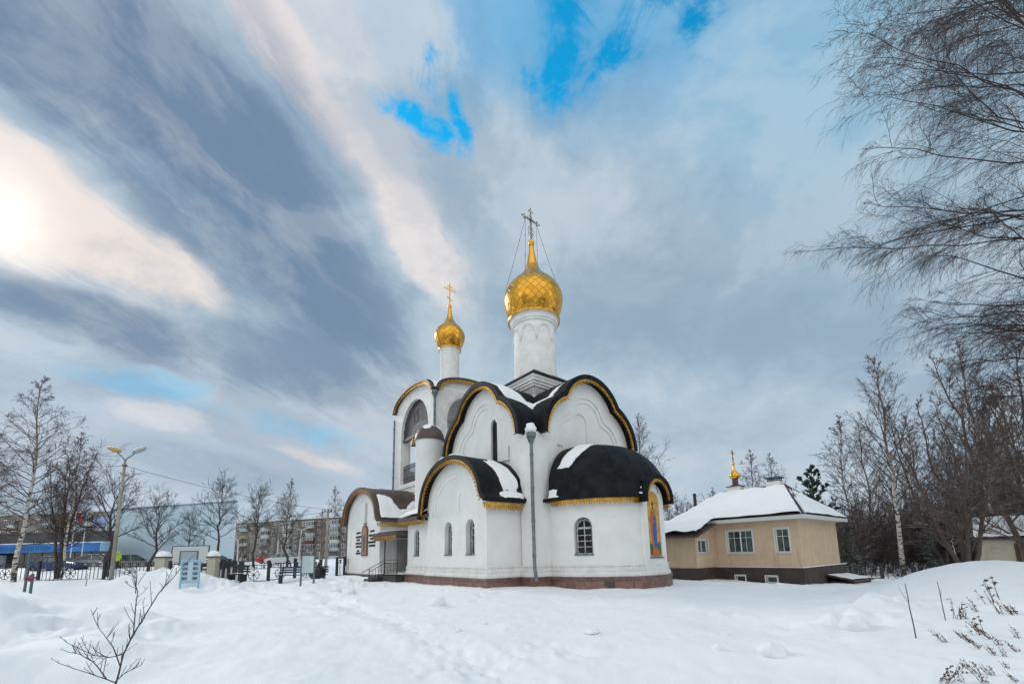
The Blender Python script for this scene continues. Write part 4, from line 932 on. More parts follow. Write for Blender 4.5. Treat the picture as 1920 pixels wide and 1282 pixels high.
# ---- plinth and base mouldings that follow the plan
def footprint():
    P = [(-1.95, 10.3), (-1.95, 7.05), (-2.2, 7.05), (-2.2, 0.95), (-0.10, 0.95), (-0.10, -0.10), (1.0, -0.10), (1.0, -0.5)]
    P += [(ACX+AR*math.cos(a), ACY+AR*math.sin(a)) for a in np.linspace(math.pi, 2*math.pi, 49)[1:]] + [(7.7, 0.0), (8.7, 0.0)]
    return P
FP = footprint()
def base_course(o0, o1, z0, z1, name, m, path=FP):
    Nn = norms(path); b = MB(); bb = len(b.v)
    for (x, y), (nx, ny) in zip(path, Nn):
        for o, z in ((o0, z0), (o1, z0), (o1, z1), (o0, z1)): b.v.append((x-nx*o, y-ny*o, z))
    m_ = len(path)
    for i in range(m_-1):
        for k in range(4): b.face((bb+i*4+k, bb+i*4+(k+1) % 4, bb+i*4+4+(k+1) % 4, bb+i*4+4+k))
    b.face((bb, bb+1, bb+2, bb+3)); b.face([bb+(m_-1)*4+k for k in (3, 2, 1, 0)])
    return b
_n0 = norms(FP)[1]; _sg = 1
def mouldings():
    b = MB()
    for o1, z0, z1 in ((0.16, 0.62, 0.74), (0.12, 0.74, 0.84), (0.05, 0.84, 1.10), (0.09, 1.10, 1.15)):
        q = base_course(-0.05, o1, z0, z1, '', None); k = len(b.v); b.v += q.v; b.f += [tuple(i+k for i in f) for f in q.f]
    R_ = resample(FP, 0.19); Nn = norms(R_)
    for (x, y), (nx, ny) in zip(R_, Nn):
        L = math.hypot(nx, ny); nx /= L; ny /= L
        b.box(-0.06, 0.06, 0.0, 0.075, 0.87, 1.06, lambda a, o, z: (x-nx*o+ny*a, y-ny*o-nx*a, z))
    b.build('base_moulding', STUCCO, church)
    base_course(-0.05, 0.20, -0.6, 0.60, '', None).build('plinth', TILE, church)
    base_course(0.0, 0.23, 0.50, 0.618, '', None).build('plinth_cap', mat('granite_cap', (0.14, 0.075, 0.065), 0.5, fn=varied((0.10, 0.055, 0.048), (0.20, 0.12, 0.11), 2.5)), church)
    p = [(-2.2+3.2, 21.9), (-2.2, 21.9), (-2.2, 14.5), (-0.5, 14.5)]
    base_course(-0.05, 0.14, -0.9, 0.46, '', None, p).build('narthex_plinth', mat('dark_plinth', (0.06, 0.045, 0.045), 0.6, fn=varied((0.05, 0.036, 0.036), (0.10, 0.078, 0.075), 2)), church)
    base_course(-0.05, 0.10, 0.46, 0.62, '', None, p).build('base_moulding', STUCCO, church)
mouldings()
def bells():
    for k, (y, s, z) in enumerate(((14.3, 0.42, 10.75), (16.6, 0.30, 11.0), (15.5, 0.36, 10.9))):
        b = MB(); b.lathe([(0.02, 0.9*s/0.42), (0.5*s, 0.86*s/0.42), (0.6*s, 0.7*s/0.42), (0.72*s, 0.35*s/0.42), (1.0*s, 0.02), (1.06*s, -0.05), (0.95*s, -0.05), (0.6*s, 0.3)], 24)
        b.tube([(0, 0, 0.85*s/.42), (0, 0, 11.64-z)], 0.03, 6)
        lx, ly = ch(1.38, y); o = b.build('church_bell', BRONZE, None, smooth=True, auto=40, loc=(lx, ly, z))
        tag(o, ('large bronze bell hanging nearest the corner of the open belfry', 'smallest bronze bell hanging towards the far side of the belfry arch', 'middle sized bronze bell hanging under the belfry beam')[k], 'bell', 'bells hanging in the belfry')
bells()
# ------------------------------------------------------------------ parish house on the right
def beigefn(t, b):
    o = oco(t); n = t.noise(o, 1.2, 5, 0.6); mp = t.add('ShaderNodeMapping'); t.l.new(o, mp.inputs[0]); mp.inputs['Scale'].default_value = (5, 5, 0.35)
    st = t.noise(mp.outputs[0], 1.6, 5, 0.65); s = t.add('ShaderNodeSeparateXYZ'); t.l.new(o, s.inputs[0])
    c = t.mix(t.rng(n, 0.35, 0.65), (0.62, 0.475, 0.33, 1), (0.56, 0.42, 0.285, 1))
    m = t.math('MULTIPLY', t.rng(st, 0.50, 0.68), t.rng(s.outputs[2], 2.6, 1.0)); c = t.mix(t.math('MULTIPLY', m, 0.38), c, (0.26, 0.20, 0.15, 1)); t.l.new(c, b.inputs['Base Color']); bump(t, b, t.noise(o, 40, 3), 0.3, 0.006)
BEIGE = mat('beige_render', (0.5, 0.38, 0.26), 0.9, fn=beigefn)
DKPL = mat('brown_plinth_paint', (0.045, 0.03, 0.027), 0.7, fn=varied((0.038, 0.026, 0.024), (0.06, 0.042, 0.038), 2))
PANE = mat('reflecting_pane', (0.03, 0.04, 0.04), 0.06, fn=varied((0.02, 0.028, 0.028), (0.09, 0.13, 0.12), 1.6, bs=0))
FASCIA = mat('white_fascia', (0.6, 0.61, 0.62), 0.5)
def house():
    h = empty('parish_house', (HSX, HSY, 0), CHR, 'low beige house with brown plinth, snowy hipped roof and small gold cupola', 'house')
    LX, LY, EX = 6.95, 7.4, 2.55; zt = 3.45
    w = MB(); 
    def rect(a0, a1, z0, z1): return [(a0, z0), (a1, z0), (a1, z1), (a0, z1)]
    w1 = rect(2.55, 4.12, 1.50, 2.92); w2 = rect(0.52, 1.27, 1.50, 2.92)
    w.prism(rect(0, LY, 0.62, zt), [w1, w2], 0, 0.3, mS(0)); w.prism(rect(0.3, LX, 0.62, zt), [], 0, 0.3, mE(0)); w.box(0.3, LX, LY-.3, LY, 0.62, zt); w.box(LX-.3, LX, 0.3, LY-.3, 0.62, zt)
    # lower extension with a lean-to roof
    ew = rect(-2.25, -0.95, 1.55, 2.38)
    w.prism([(-EX, 0.62), (-0.001, 0.62), (-0.001, 3.44), (-EX, 2.62)], [ew], 0, 0.25, mE(4.9)); w.prism(rect(5.151, 9.5, 0.62, 2.62), [], 0, 0.25, mS(-EX))
    w.build('wall', BEIGE, h)
    p = MB(); p.prism(rect(-.08, LY, -0.8, 0.62), [rect(3.15, 3.75, -0.3, 0.12), rect(1.35, 1.98, -0.3, 0.12)], -0.1, 0.2, mS(0)); p.box(0.2, LX+.9, -0.1, 0.2, -0.9, 0.62); p.box(-EX-.06, -0.1, 4.84, 5.2, -0.8, 0.618); p.box(-EX-.06, -EX+.2, 5.2, 9.5, -0.8, 0.618)
    p.build('plinth', DKPL, h)
    lg = MB(); lg.box(0.0, LX+.9, -0.13, 0.0, 0.62, 0.66); lg.box(-.12, 0.0, -.1, LY, 0.62, 0.64); lg.build('plinth_snow', SNOWR, h, )
    def win(M, a0, a1, z0, z1, cols, d=0.10, cross=True):
        f = MB(); f.prism([(a0, z0), (a1, z0), (a1, z1), (a0, z1)], [[(x, z) for x, z in rect(a0+.07+(a1-a0-.07)*k/cols+(0 if k == 0 else -.035), a0+(a1-a0-.07)*(k+1)/cols+(0.0 if k == cols-1 else -0.035), z0+.07, z1-.07)] for k in range(cols)], d, d+.06, M)
        n = MB()
        for k in range(cols):
            l, r = a0+.07+(a1-a0-.14)*k/cols, a0+.07+(a1-a0-.14)*(k+1)/cols
            if cross: n.prism(rect((l+r)/2-.012, (l+r)/2+.012, z0+.07, z1-.07), [], d+.02, d+.045, M); n.prism(rect(l, r, z1-.48, z1-.456), [], d+.018, d+.047, M)
        fo = f.build('window', WFRAME, h)
        if cross: n.build('glazing_bar', WFRAME, fo)
        MB().prism(rect(a0+.01, a1-.01, z0+.01, z1-.01), [], d+.062, d+.075, M).build('pane', PANE, fo)
        MB().prism(rect(a0-.04, a1+.04, z0-.05, z0), [], -.06, d, M).build('sill', FASCIA, fo)
        fr = MB(); fr.prism(rect(a0-.05, a1+.05, z0-.001, z1+.05), [rect(a0+.001, a1-.001, z0+.001, z1-.001)], -.02, .02, M); fr.build('surround', WFRAME, fo)
    win(mS(0), 2.55, 4.12, 1.5, 2.92, 2); win(mS(0), 0.52, 1.27, 1.5, 2.92, 1); win(mE(4.9), -2.25, -0.95, 1.55, 2.38, 2, cross=False)
    win(mS(-.1), 3.15, 3.75, -0.3, 0.12, 1, cross=False); win(mS(-.1), 1.35, 1.98, -0.3, 0.12, 1, cross=False)
    # hip roof
    ov = 0.55; e = [(-ov, -ov), (LX+ov, -ov), (LX+ov, LY+ov), (-ov, LY+ov)]; rz = 5.85; rx = 3.4; ry0, ry1 = 1.55, 5.55
    f = MB(); f.box(-ov, LX+ov, -ov, LY+ov, 3.44, 3.50)
    for a in ((-ov-.02, -ov+.02, -ov-.02, LY+ov), (-ov+.02, LX+ov, -ov-.02, -ov+.02)): f.box(*a, 3.40, 3.62)
    f.build('eaves', FASCIA, h)
    r = MB(); v = r.pts([(x, y, 3.62) for x, y in e]+[(rx, ry0, rz), (rx, ry1, rz)])
    for q in ((0, 1, 4), (1, 2, 5, 4), (2, 3, 5), (3, 0, 4, 5)): r.face([v+i for i in q])
    r.bar((rx, ry0-.05, rz+.02), (rx, ry1+.05, rz+.02), 0.24, 0.16); r.bar((rx, ry0, rz+.02), (-ov, -ov, 3.66), 0.05, 0.05); r.bar((rx, ry0, rz), (LX+ov, -ov, 3.64), 0.16, 0.10)
    rv = r.pts([(-EX-.5, 4.45, 2.52), (-0.05, 4.45, 3.52), (-0.05, 9.6, 3.52), (-EX-.5, 9.6, 2.52), (-EX-.5, 4.45, 2.62), (-0.05, 4.45, 3.62), (-0.05, 9.6, 3.62), (-EX-.5, 9.6, 2.62)])
    for q in ((0, 1, 2, 3), (4, 5, 6, 7), (0, 1, 5, 4), (1, 2, 6, 5), (2, 3, 7, 6), (3, 0, 4, 7)): r.face([rv+i for i in q])
    ro = r.build('roof', BROWNROOF, h)
    def front(s, d, hh):      # s 0..1 along, d 0 eave .. 1 ridge
        y = (-ov+(ry0+ov)*d)+(LY+ov+ov-(ry0+ov)*d-(LY+ov-ry1)*d)*s; return (-ov+(rx+ov)*d, y, 3.62+(rz-3.62)*d+hh)
    snow_patch(front, 0, 1, -0.04, 0.94, lambda u, v: 0.8, 0.34, ro, 81, 70, 46)
    def side(s, d, hh):
        x = (-ov+(rx+ov)*d)+(LX+2*ov-(LX+2*ov)*d)*s; return (x, -ov+(ry0+ov)*d, 3.62+(rz-3.62)*d+hh)
    snow_patch(side, 0, 1, -0.04, 0.86, lambda u, v: 0.85-v*1.0+0.9*noise.noise(Vector((u*7, v*5, 3)))*v, 0.22, ro, 83, 60, 40)
    snow_patch(lambda s, d, hh: (-EX-.5+d, s, 2.63+d/2.45*1.0+hh), 4.42, 9.6, -0.05, 2.6, lambda u, v: 0.8, 0.36, ro, 85, 44, 30)
    # chimney and cupola
    c = MB(); c.box(3.0, 3.9, 1.75, 2.55, 5.5, 6.18); co = c.build('chimney', STUCCO, h); c = MB(); c.box(3.06, 3.84, 1.81, 2.49, 6.18, 6.26); c.box(2.95, 3.95, 1.70, 2.60, 6.42, 6.50)
    for x in (3.08, 3.45, 3.78): 
        for y in (1.83, 2.44): c.box(x, x+.06, y, y+.05, 6.26, 6.42)
    c.build('chimney_cap', ZINC, co)
    cx, cy = 3.4, 4.7
    b = MB(); b.box(cx-.42, cx+.42, cy-.42, cy+.42, 5.7, 6.18); cb = b.build('cupola_base', STUCCO, h)
    b = MB(); b.box(cx-.48, cx+.48, cy-.48, cy+.48, 6.18, 6.23); b.lathe([(0.48, 6.23), (0.2, 6.38), (0.2, 6.75), (0.17, 6.76)], 20, (cx, cy, 0)); b.build('cupola_roof', BROWNROOF, cb)
    b = MB(); b.lathe([(0.16, 6.72), (0.24, 6.78), (0.33, 6.92), (0.345, 7.02), (0.31, 7.12), (0.22, 7.25), (0.13, 7.38), (0.085, 7.5), (0.06, 7.8), (0.09, 7.81), (0.09, 7.86)], 32, (cx, cy, 0)); b.ball((cx, cy, 7.93), 0.09, 6); d = b.build('cupola_dome', GOLDP, cb, smooth=True, auto=40)
    orthodox_cross(cx, cy, 7.98, 0.95, 0.26, 0.05, d)
    x = MB(); x.bar((6.3, -.10, 0.0), (6.3, -.9, -0.35), 0.06); 
    return h
house()
def hatch():
    o = empty('cellar_hatch', (HSX, HSY, 0), CHR, 'small sloping cellar hatch covered in snow against the brown house plinth', 'hatch')
    b = MB(); b.box(3.6, 7.6, -1.35, -0.15, -0.75, -0.30); b.build('frame', DKPL, o); b = MB(); v = b.pts([(3.3, -1.5, -0.30), (7.7, -1.5, -0.38), (7.7, -0.1, -0.10), (3.3, -0.1, 0.02), (3.3, -1.5, -0.24), (7.7, -1.5, -0.32), (7.7, -0.1, -0.04), (3.3, -0.1, 0.08)])
    for q in ((0, 1, 2, 3), (4, 5, 6, 7), (0, 1, 5, 4), (1, 2, 6, 5), (2, 3, 7, 6), (3, 0, 4, 7)): b.face([v+i for i in q])
    l = b.build('lid', BROWNROOF, o)
    snow_patch(lambda s, d, h: (3.3+4.4*s, -1.5+1.4*d, -0.24-0.10*s+0.30*d+h), 0, 1, 0, 1, lambda u, v: 0.6, 0.09, l, 91, 40, 16)
hatch()
# ------------------------------------------------------------------ far buildings
PANEL = mat('apartment_panels', (0.3, 0.25, 0.21), 0.9, fn=varied((0.19, 0.172, 0.15), (0.26, 0.24, 0.215), 0.35, bs=0))
BRICKD = mat('apartment_brick', (0.2, 0.11, 0.08), 0.9, fn=varied((0.135, 0.108, 0.092), (0.18, 0.15, 0.13), 0.5, bs=0))
WINF = mat('far_window_glass', (0.06, 0.07, 0.08), 0.15, fn=varied((0.03, 0.035, 0.04), (0.14, 0.16, 0.18), 0.4, bs=0))
BALC = [mat('balcony_white', (0.5, 0.52, 0.52), 0.7), mat('balcony_blue', (0.36, 0.44, 0.48), 0.7), mat('balcony_grey', (0.30, 0.30, 0.28), 0.7), mat('balcony_yellow', (0.38, 0.35, 0.24), 0.7), mat('balcony_maroon', (0.12, 0.03, 0.035), 0.7)]
def apartment(name, p0, p1, depth, z0, z1, floors, cols, label, seed, wm, wall_split=None):
    """p0 left, p1 right corner of the facade (world x, y)"""
    p0 = Vector((*p0, 0)); p1 = Vector((*p1, 0)); d = (p1-p0); L = d.length; rot = math.atan2(d.y, d.x); rnd = random.Random(seed)
    o = empty(name, (p0.x, p0.y, 0), rot, label, 'apartment building')
    b = MB(); b.box(0, L, 0, depth, z0-3, z1); b.build('wall', wm, o)
    r = MB(); r.box(-.4, L+.4, -.4, depth+.4, z1, z1+.25); r.build('roof', FASCIA, o)
    if wall_split: MB().box(L*wall_split[0], L*wall_split[1], -0.12, 0.0, z0-3, z1-.05).build('brick_bay', BRICKD, o)
    fh = (z1-z0-0.6)/floors; cw = L/cols
    wins = 0; bal = set(c for c in range(1, cols-1) if c % 3 == 1)
    for f in range(floors):
        for c in range(cols):
            x = cw*(c+.5); z = z0+f*fh+0.95; 
            if wins >= 96: continue
            if c in bal:
                bw = cw*.95; m = rnd.choices(BALC, (5, 4, 4, 2, 1))[0]; q = MB(); q.box(x-bw/2, x+bw/2, -1.1, -0.13, z-.95, z+.15); bo = q.build('balcony', m, o)
                if rnd.random() < .75:
                    q = MB(); q.box(x-bw/2+.05, x+bw/2-.05, -1.05, -0.14, z+.15, z+1.45); q.build('pane', WINF, bo)
                    q = MB(); 
                    for k in range(6): q.box(x-bw/2+k*bw/5-.05, x-bw/2+k*bw/5+.05, -1.12, -1.04, z+.15, z+1.5)
                    q.box(x-bw/2, x+bw/2, -1.13, -.14, z+1.45, z+1.58); q.build('frame', WFRAME, bo)
            else:
                ww = 1.5 if rnd.random() < .7 else 1.0; q = MB(); q.prism([(x-ww/2, z), (x+ww/2, z), (x+ww/2, z+1.5), (x-ww/2, z+1.5)], [[(x-ww/2+.09, z+.09), (x-.04, z+.09), (x-.04, z+1.41), (x-ww/2+.09, z+1.41)], [(x+.04, z+.09), (x+ww/2-.09, z+.09), (x+ww/2-.09, z+1.41), (x+.04, z+1.41)]], -.18, -0.13, lambda a, zz, dd: (a, dd, zz))
                wo = q.build('window', WFRAME, o); q = MB(); q.box(x-ww/2+.02, x+ww/2-.02, -.15, -.125, z+.02, z+1.48); q.build('pane', WINF, wo)
            wins += 1
    return o
a0 = at(400, 1046, 165); a1 = at(668, 1046, 142)
apartment('apartment_block', a0[:2], a1[:2], 14, 1.3, 15.4, 5, 19, 'long grey brown apartment block with mixed balconies beyond the gate', 3, PANEL, (0.60, 1.0))
a0 = at(-90, 1058, 120); a1 = at(195, 1054, 112)
apartment('apartment_block', a0[:2], a1[:2], 14, 2.0, 15.2, 4, 12, 'brown apartment block rising behind the flat shop with the blue fascia', 9, PANEL)
def cladfn(t, b):
    o = oco(t); s = t.add('ShaderNodeSeparateXYZ'); t.l.new(o, s.inputs[0]); f = t.math('FRACT', t.math('MULTIPLY', s.outputs[0], 0.9)); l = t.rng(f, 0.0, 0.04)
    n = t.noise(o, 0.15, 3); c = t.mix(n, (0.42, 0.54, 0.63, 1), (0.47, 0.58, 0.66, 1)); c = t.mix(t.math('MULTIPLY', t.math('SUBTRACT', 1.0, l), 0.2), c, (0.28, 0.35, 0.42, 1)); t.l.new(c, b.inputs['Base Color'])
def blank_hall():
    p0 = at(205, 1054, 78); p1 = at(438, 1049, 70); d = Vector((p1[0]-p0[0], p1[1]-p0[1], 0)); L = d.length
    o = empty('metal_clad_hall', (p0[0], p0[1], 0), math.atan2(d.y, d.x), 'large windowless pale blue metal clad hall behind the left bare trees', 'hall')
    m = mat('pale_blue_cladding', (0.42, 0.52, 0.60), 0.55, fn=lambda t, b: cladfn(t, b))
    Lc = lambda wx, wy: ((wx-p0[0])*d.x/L+(wy-p0[1])*d.y/L, -(wx-p0[0])*d.y/L+(wy-p0[1])*d.x/L)
    q = at(425, 1049, 100); q2 = at(190, 1054, 112); fp = [(-1, 0), (L, 0), Lc(q[0], q[1]), Lc(q2[0], q2[1])]
    flat = lambda a, b_, z: (a, b_, z)
    MB().prism(fp, [], -2, 11.3, flat).build('wall', m, o); MB().prism([(a*1.002-.06, b_-.12) for a, b_ in fp], [], 11.301, 11.55, flat).build('roof_edge', mat('grey_blue_edge', (0.20, 0.26, 0.32), 0.5), o)
blank_hall()
def shop():
    p0 = at(-160, 1062, 62); p1 = at(213, 1054, 60); d = Vector((p1[0]-p0[0], p1[1]-p0[1], 0)); L = d.length; rot = math.atan2(d.y, d.x)
    o = empty('shop_building', (p0[0], p0[1], 0), rot, 'flat roofed dark shop with a wide blue fascia behind the parked cars', 'shop')
    dk = mat('dark_cladding', (0.02, 0.022, 0.026), 0.5, fn=varied((0.014, 0.016, 0.02), (0.04, 0.04, 0.045), 0.3, bs=0))
    Lc = lambda w_: ((w_[0]-p0[0])*d.x/L+(w_[1]-p0[1])*d.y/L, -(w_[0]-p0[0])*d.y/L+(w_[1]-p0[1])*d.x/L)
    fp = [(0, 0), (L, 0), Lc(at(205, 1054, 74)), Lc(at(-160, 1062, 76))]; flat = lambda a, b_, z: (a, b_, z); MB().prism(fp, [], -1, 6.0, flat).build('wall', dk, o)
    k = L/373.0; X = lambda px: (px+160)*k
    b = MB(); b.box(X(-150), X(203), -1.2, 0.0, 3.35, 4.55); fo = b.build('fascia', mat('blue_fascia', (0.005, 0.10, 0.34), 0.5, fn=varied((0.004, 0.09, 0.31), (0.012, 0.14, 0.42), 0.6, bs=0)), o)
    MB().box(X(-150), X(203), -1.24, -0.02, 4.55, 4.66).build('trim', WFRAME, fo)
    MB().box(X(202), X(203.2), -1.26, -.01, 3.33, 4.53).build('fascia_end', mat('pale_blue', (0.25, 0.45, 0.6), .5), fo)
    # lettering across the fascia, too far off to read: dark strokes of uneven height
    q = MB(); rnd = random.Random(2); x = X(8)
    while x < X(110):
        w = rnd.uniform(.35, .55); q.box(x, x+.10, -1.225, -1.202, 3.62, 4.25); q.box(x+w-.12, x+w-.02, -1.225, -1.202, 3.62, 4.25); z = rnd.choice((3.62, 3.88, 4.15)); q.box(x+.09, x+w-.1, -1.224, -1.203, z, z+.1); x += w+.18
    q.build('lettering', mat('navy_letters', (0.004, 0.05, 0.20), .5), fo)
    s = MB(); s.box(X(-40), X(10), -1.5, -1.25, 3.1, 4.9); so_ = s.build('sign_panel', mat('sign_blue', (0.03, 0.16, 0.42), .5), o); MB().box(X(-6), X(3), -1.53, -1.505, 4.0, 4.5).build('sign_emblem', mat('sign_yellow', (0.55, 0.42, 0.02), .5), so_)
    MB().box(X(-20), X(13), -1.0, -.01, 0.6, 3.1).build('white_panel', mat('grey_white_panel', (0.42, 0.46, 0.49), .6), o)
    gl = mat('shop_glass', (0.012, 0.014, 0.016), 0.08, fn=varied((0.008, 0.01, 0.01), (0.05, 0.035, 0.03), 0.35, bs=0))
    for a, bb in ((15, 45), (48, 78), (81, 108), (111, 138), (141, 168), (171, 200)):
        w = MB(); w.box(X(a), X(bb), -.06, -.01, 0.9, 3.3); wo = w.build('shop_window', gl, o); MB().box(X(bb)+.02, X(bb)+.25, -.12, -.005, 0.4, 3.33).build('frame', mat('shop_pillar', (0.10, 0.10, 0.10), .6), wo)
    MB().box(X(63), X(82), -.09, -.062, 1.5, 2.3).build('poster', mat('poster_grey', (0.30, 0.36, 0.40), .6), o)
    MB().prism([(a*1.001, b_-.12) for a, b_ in fp], [], 6.001, 6.22, flat).build('roof_edge', dk, o)
    # roof billboard letters and flags
    f = MB(); f.box(X(152), X(184), 1.0, 1.15, 6.9, 8.3); bo = f.build('roof_banner', mat('banner_blue', (0.22, 0.30, 0.52), .6, fn=varied((0.16, 0.22, 0.45), (0.45, 0.50, 0.62), 0.8, bs=0)), o); f = MB(); f.box(X(154), X(155), 1.02, 1.12, 6.2, 6.9); f.box(X(181), X(182), 1.02, 1.12, 6.2, 6.9); f.build('banner_post', ZINC, bo)
    return rot
shop()
def flag(px, Y, colr, label, tilt):
    x, y, z = at(px, 1050, Y); z = gz(x, y); o = empty('flagpole', (x, y, z), 0, label, 'flag'); MB().tube([(0, 0, -.2), (0, 0, 7.4)], 0.05, 6).build('pole', FASCIA, o)
    b = MB(); b.grid(lambda u, v: (u*1.1*math.cos(tilt), 0.15*math.sin(u*5)+u*0.1, 7.3-v*0.8-u*0.9), np.linspace(0, 1, 10), np.linspace(0, 1, 6)); b.build('flag', colr, o, smooth=True)
flag(118, 56, mat('flag_yellow', (0.50, 0.28, 0.02), .7), 'white pole with a drooping yellow flag before the shop', 2.9)
flag(131, 56, mat('flag_red', (0.35, 0.03, 0.03), .7), 'white pole with a drooping red flag before the shop', 0.2)
flag(152, 57, mat('flag_dark_blue', (0.05, 0.06, 0.25), .7), 'white pole with a small dark blue flag before the shop', 3.0)
def garage():
    p = at(1836, 1040, 30); q = at(2010, 1040, 27); d = Vector((q[0]-p[0], q[1]-p[1], 0)); L = d.length
    o = empty('garage_wall', (p[0], p[1], 0), math.atan2(d.y, d.x), 'pale plastered outbuilding with a snow covered roof at the edge of the wood', 'outbuilding')
    gm = mat('stained_plaster', (0.42, 0.37, 0.29), 0.9, fn=varied((0.46, 0.41, 0.33), (0.30, 0.25, 0.19), 0.9, (0.45, 0.7)))
    MB().box(0, L, 0, 5, -1.5, 2.0).build('wall', gm, o); MB().box(-.2, L+.2, -.25, 5.2, 2.0, 2.10).build('eaves', DKPL, o)
    r = MB(); v = r.pts([(-.2, -.25, 2.1), (L+.2, -.25, 2.1), (L+.2, 5.2, 2.1), (-.2, 5.2, 2.1), (-.2, 2.5, 3.6), (L+.2, 2.5, 3.6)])
    for f in ((0, 1, 5, 4), (2, 3, 4, 5), (0, 4, 3), (1, 2, 5), (0, 1, 2, 3)): r.face([v+i for i in f])
    ro = r.build('roof', BROWNROOF, o); snow_patch(lambda s, dd, h: (s, -.25+dd, 2.1+dd*1.5/2.75+h), -.2, L+.2, -.03, 2.75, lambda u, v: 0.7, 0.22, ro, 95)
    dr = MB(); dr.box(L*.42, L*.47, -.06, -.001, 0.2, 1.7); dr.build('board', mat('rust_board', (0.10, 0.06, 0.04), .9), o)
garage()
# ------------------------------------------------------------------ fences, gate pillars, boards, benches
def fence_panel(L, hgt, hoops, wheel, parent, name='panel'):
    b = MB(); B = lambda x0, x1, z0, z1: b.box(x0, x1, -.015, .015, z0, z1)
    B(0, L, .10, .15); B(0, L, hgt-.37, hgt-.325); B(0, L, hgt-.125, hgt-.08)
    n = max(4, int(round(L/0.30))); s = L/n
    for k in range(1, n): 
        x = k*s; skip = wheel and abs(x-L*wheel) < .52
        if not skip: b.box(x-.016, x+.016, -.014, .014, .0, hgt-.1)
        else: b.box(x-.016, x+.016, -.014, .014, hgt-.36, hgt-.1); b.box(x-.016, x+.016, -.014, .014, 0.0, .12)
    for k in range(0, n, 2):
        x = (k+.5)*s; b.box(x-.035, x+.035, -.012, .012, hgt-.38, hgt-.05); b.box(x-.07, x+.07, -.011, .011, hgt-.27, hgt-.20)
    if hoops:
        for k in range(1, n-1, 2): x = (k+.5)*s; b.tube([(x+s*.5*math.cos(a), 0, hgt-.1+.15*math.sin(a)) for a in np.linspace(0, math.pi, 9)], .019, 4)
    if wheel:
        cx, cz, r = L*wheel, (hgt-.36+.14)/2, (hgt-.5)/2*.86; pts = np.linspace(0, 2*math.pi, 20, endpoint=False)
        b.tube([(cx+r*math.cos(a), 0, cz+r*math.sin(a)) for a in pts], .022, 4, closed=True); b.ball((cx, 0, cz), .075, 5)
        for a in pts[::5]/1.0: 
            for da in (0, math.pi/4): b.bar((cx, 0, cz), (cx+r*math.cos(a+da), 0, cz+r*math.sin(a+da)), .032)
        for s_ in (-1, 1): b.bar((cx+s_*r, 0, cz), (cx+s_*(r+.16), 0, cz), .02)
    return b.build(name, IRON, parent)
def fence(name, pts, hgt, hoops, wheels, label, sink=0.10, post=0.16):
    """pts: world (x, y) of the posts"""
    o = empty(name, (pts[0][0], pts[0][1], 0), 0, label, 'fence')
    for i, (x, y) in enumerate(pts):
        z = gz(x, y)-sink; b = MB(); b.box(-post/2, post/2, -post/2, post/2, -.3, hgt+.12); b.box(-post*.62, post*.62, -post*.62, post*.62, hgt+.12, hgt+.16); po = b.build('post', IRON, o, loc=(x-pts[0][0], y-pts[0][1], z))
        if i+1 < len(pts):
            x2, y2 = pts[i+1]; z2 = gz(x2, y2)-sink; L = math.dist((x, y), (x2, y2)); p = fence_panel(L-post, hgt, hoops, wheels, o); p.location = (x-pts[0][0], y-pts[0][1], (z+z2)/2); p.rotation_euler = (0, 0, math.atan2(y2-y, x2-x))
    return o
line = lambda p0, p1, n: [tuple(np.array(p0)+(np.array(p1)-np.array(p0))*k/n) for k in range(n+1)]
P2 = lambda px, Y: tuple(at(px, 1050, Y)[:2])
fence('iron_fence', [P2(-45, 33), P2(76, 33), P2(198, 33), P2(297, 33)], 1.42, True, 0.5, 'black iron fence with hoops and wheels left of the brick gate pillars')
fence('iron_gate', [P2(320, 32.6), P2(391, 32.6)], 1.32, True, None, 'short black iron gate hung between the two brick pillars')
fence('iron_fence', line(P2(411, 33.2), P2(452, 29.5), 4), 1.35, False, None, 'black iron fence run of close posts turning in beside the right pillar')
fence('iron_fence', [P2(455, 30), P2(505, 30.3), P2(554, 30.6), P2(602, 31)], 1.32, False, 0.5, 'black iron fence with two wheels behind the blue benches')
fence('iron_fence', [P2(632, 36), P2(646, 36.2), P2(665, 36.6)], 1.5, False, None, 'short black iron fence beside the narthex corner')
fence('iron_fence', [P2(1574, 31), P2(1650, 31), P2(1709, 30.4), P2(1765, 29.8)], 1.08, False, 0.55, 'low black iron fence between the beige house and the wood')
def creamfn(t, b):
    v, o, s = brickvec(t); br = t.add('ShaderNodeTexBrick'); t.l.new(v, br.inputs[0]); br.inputs['Scale'].default_value = 1.0; br.inputs['Brick Width'].default_value = 0.3; br.inputs['Row Height'].default_value = 0.1; br.inputs['Mortar Size'].default_value = 0.012
    br.inputs['Color1'].default_value = (0.52, 0.50, 0.41, 1); br.inputs['Color2'].default_value = (0.46, 0.43, 0.34, 1); br.inputs['Mortar'].default_value = (0.3, 0.28, 0.24, 1); t.l.new(br.outputs[0], b.inputs['Base Color'])
BRICKW = mat('cream_brick', (0.5, 0.47, 0.38), 0.85, fn=creamfn)
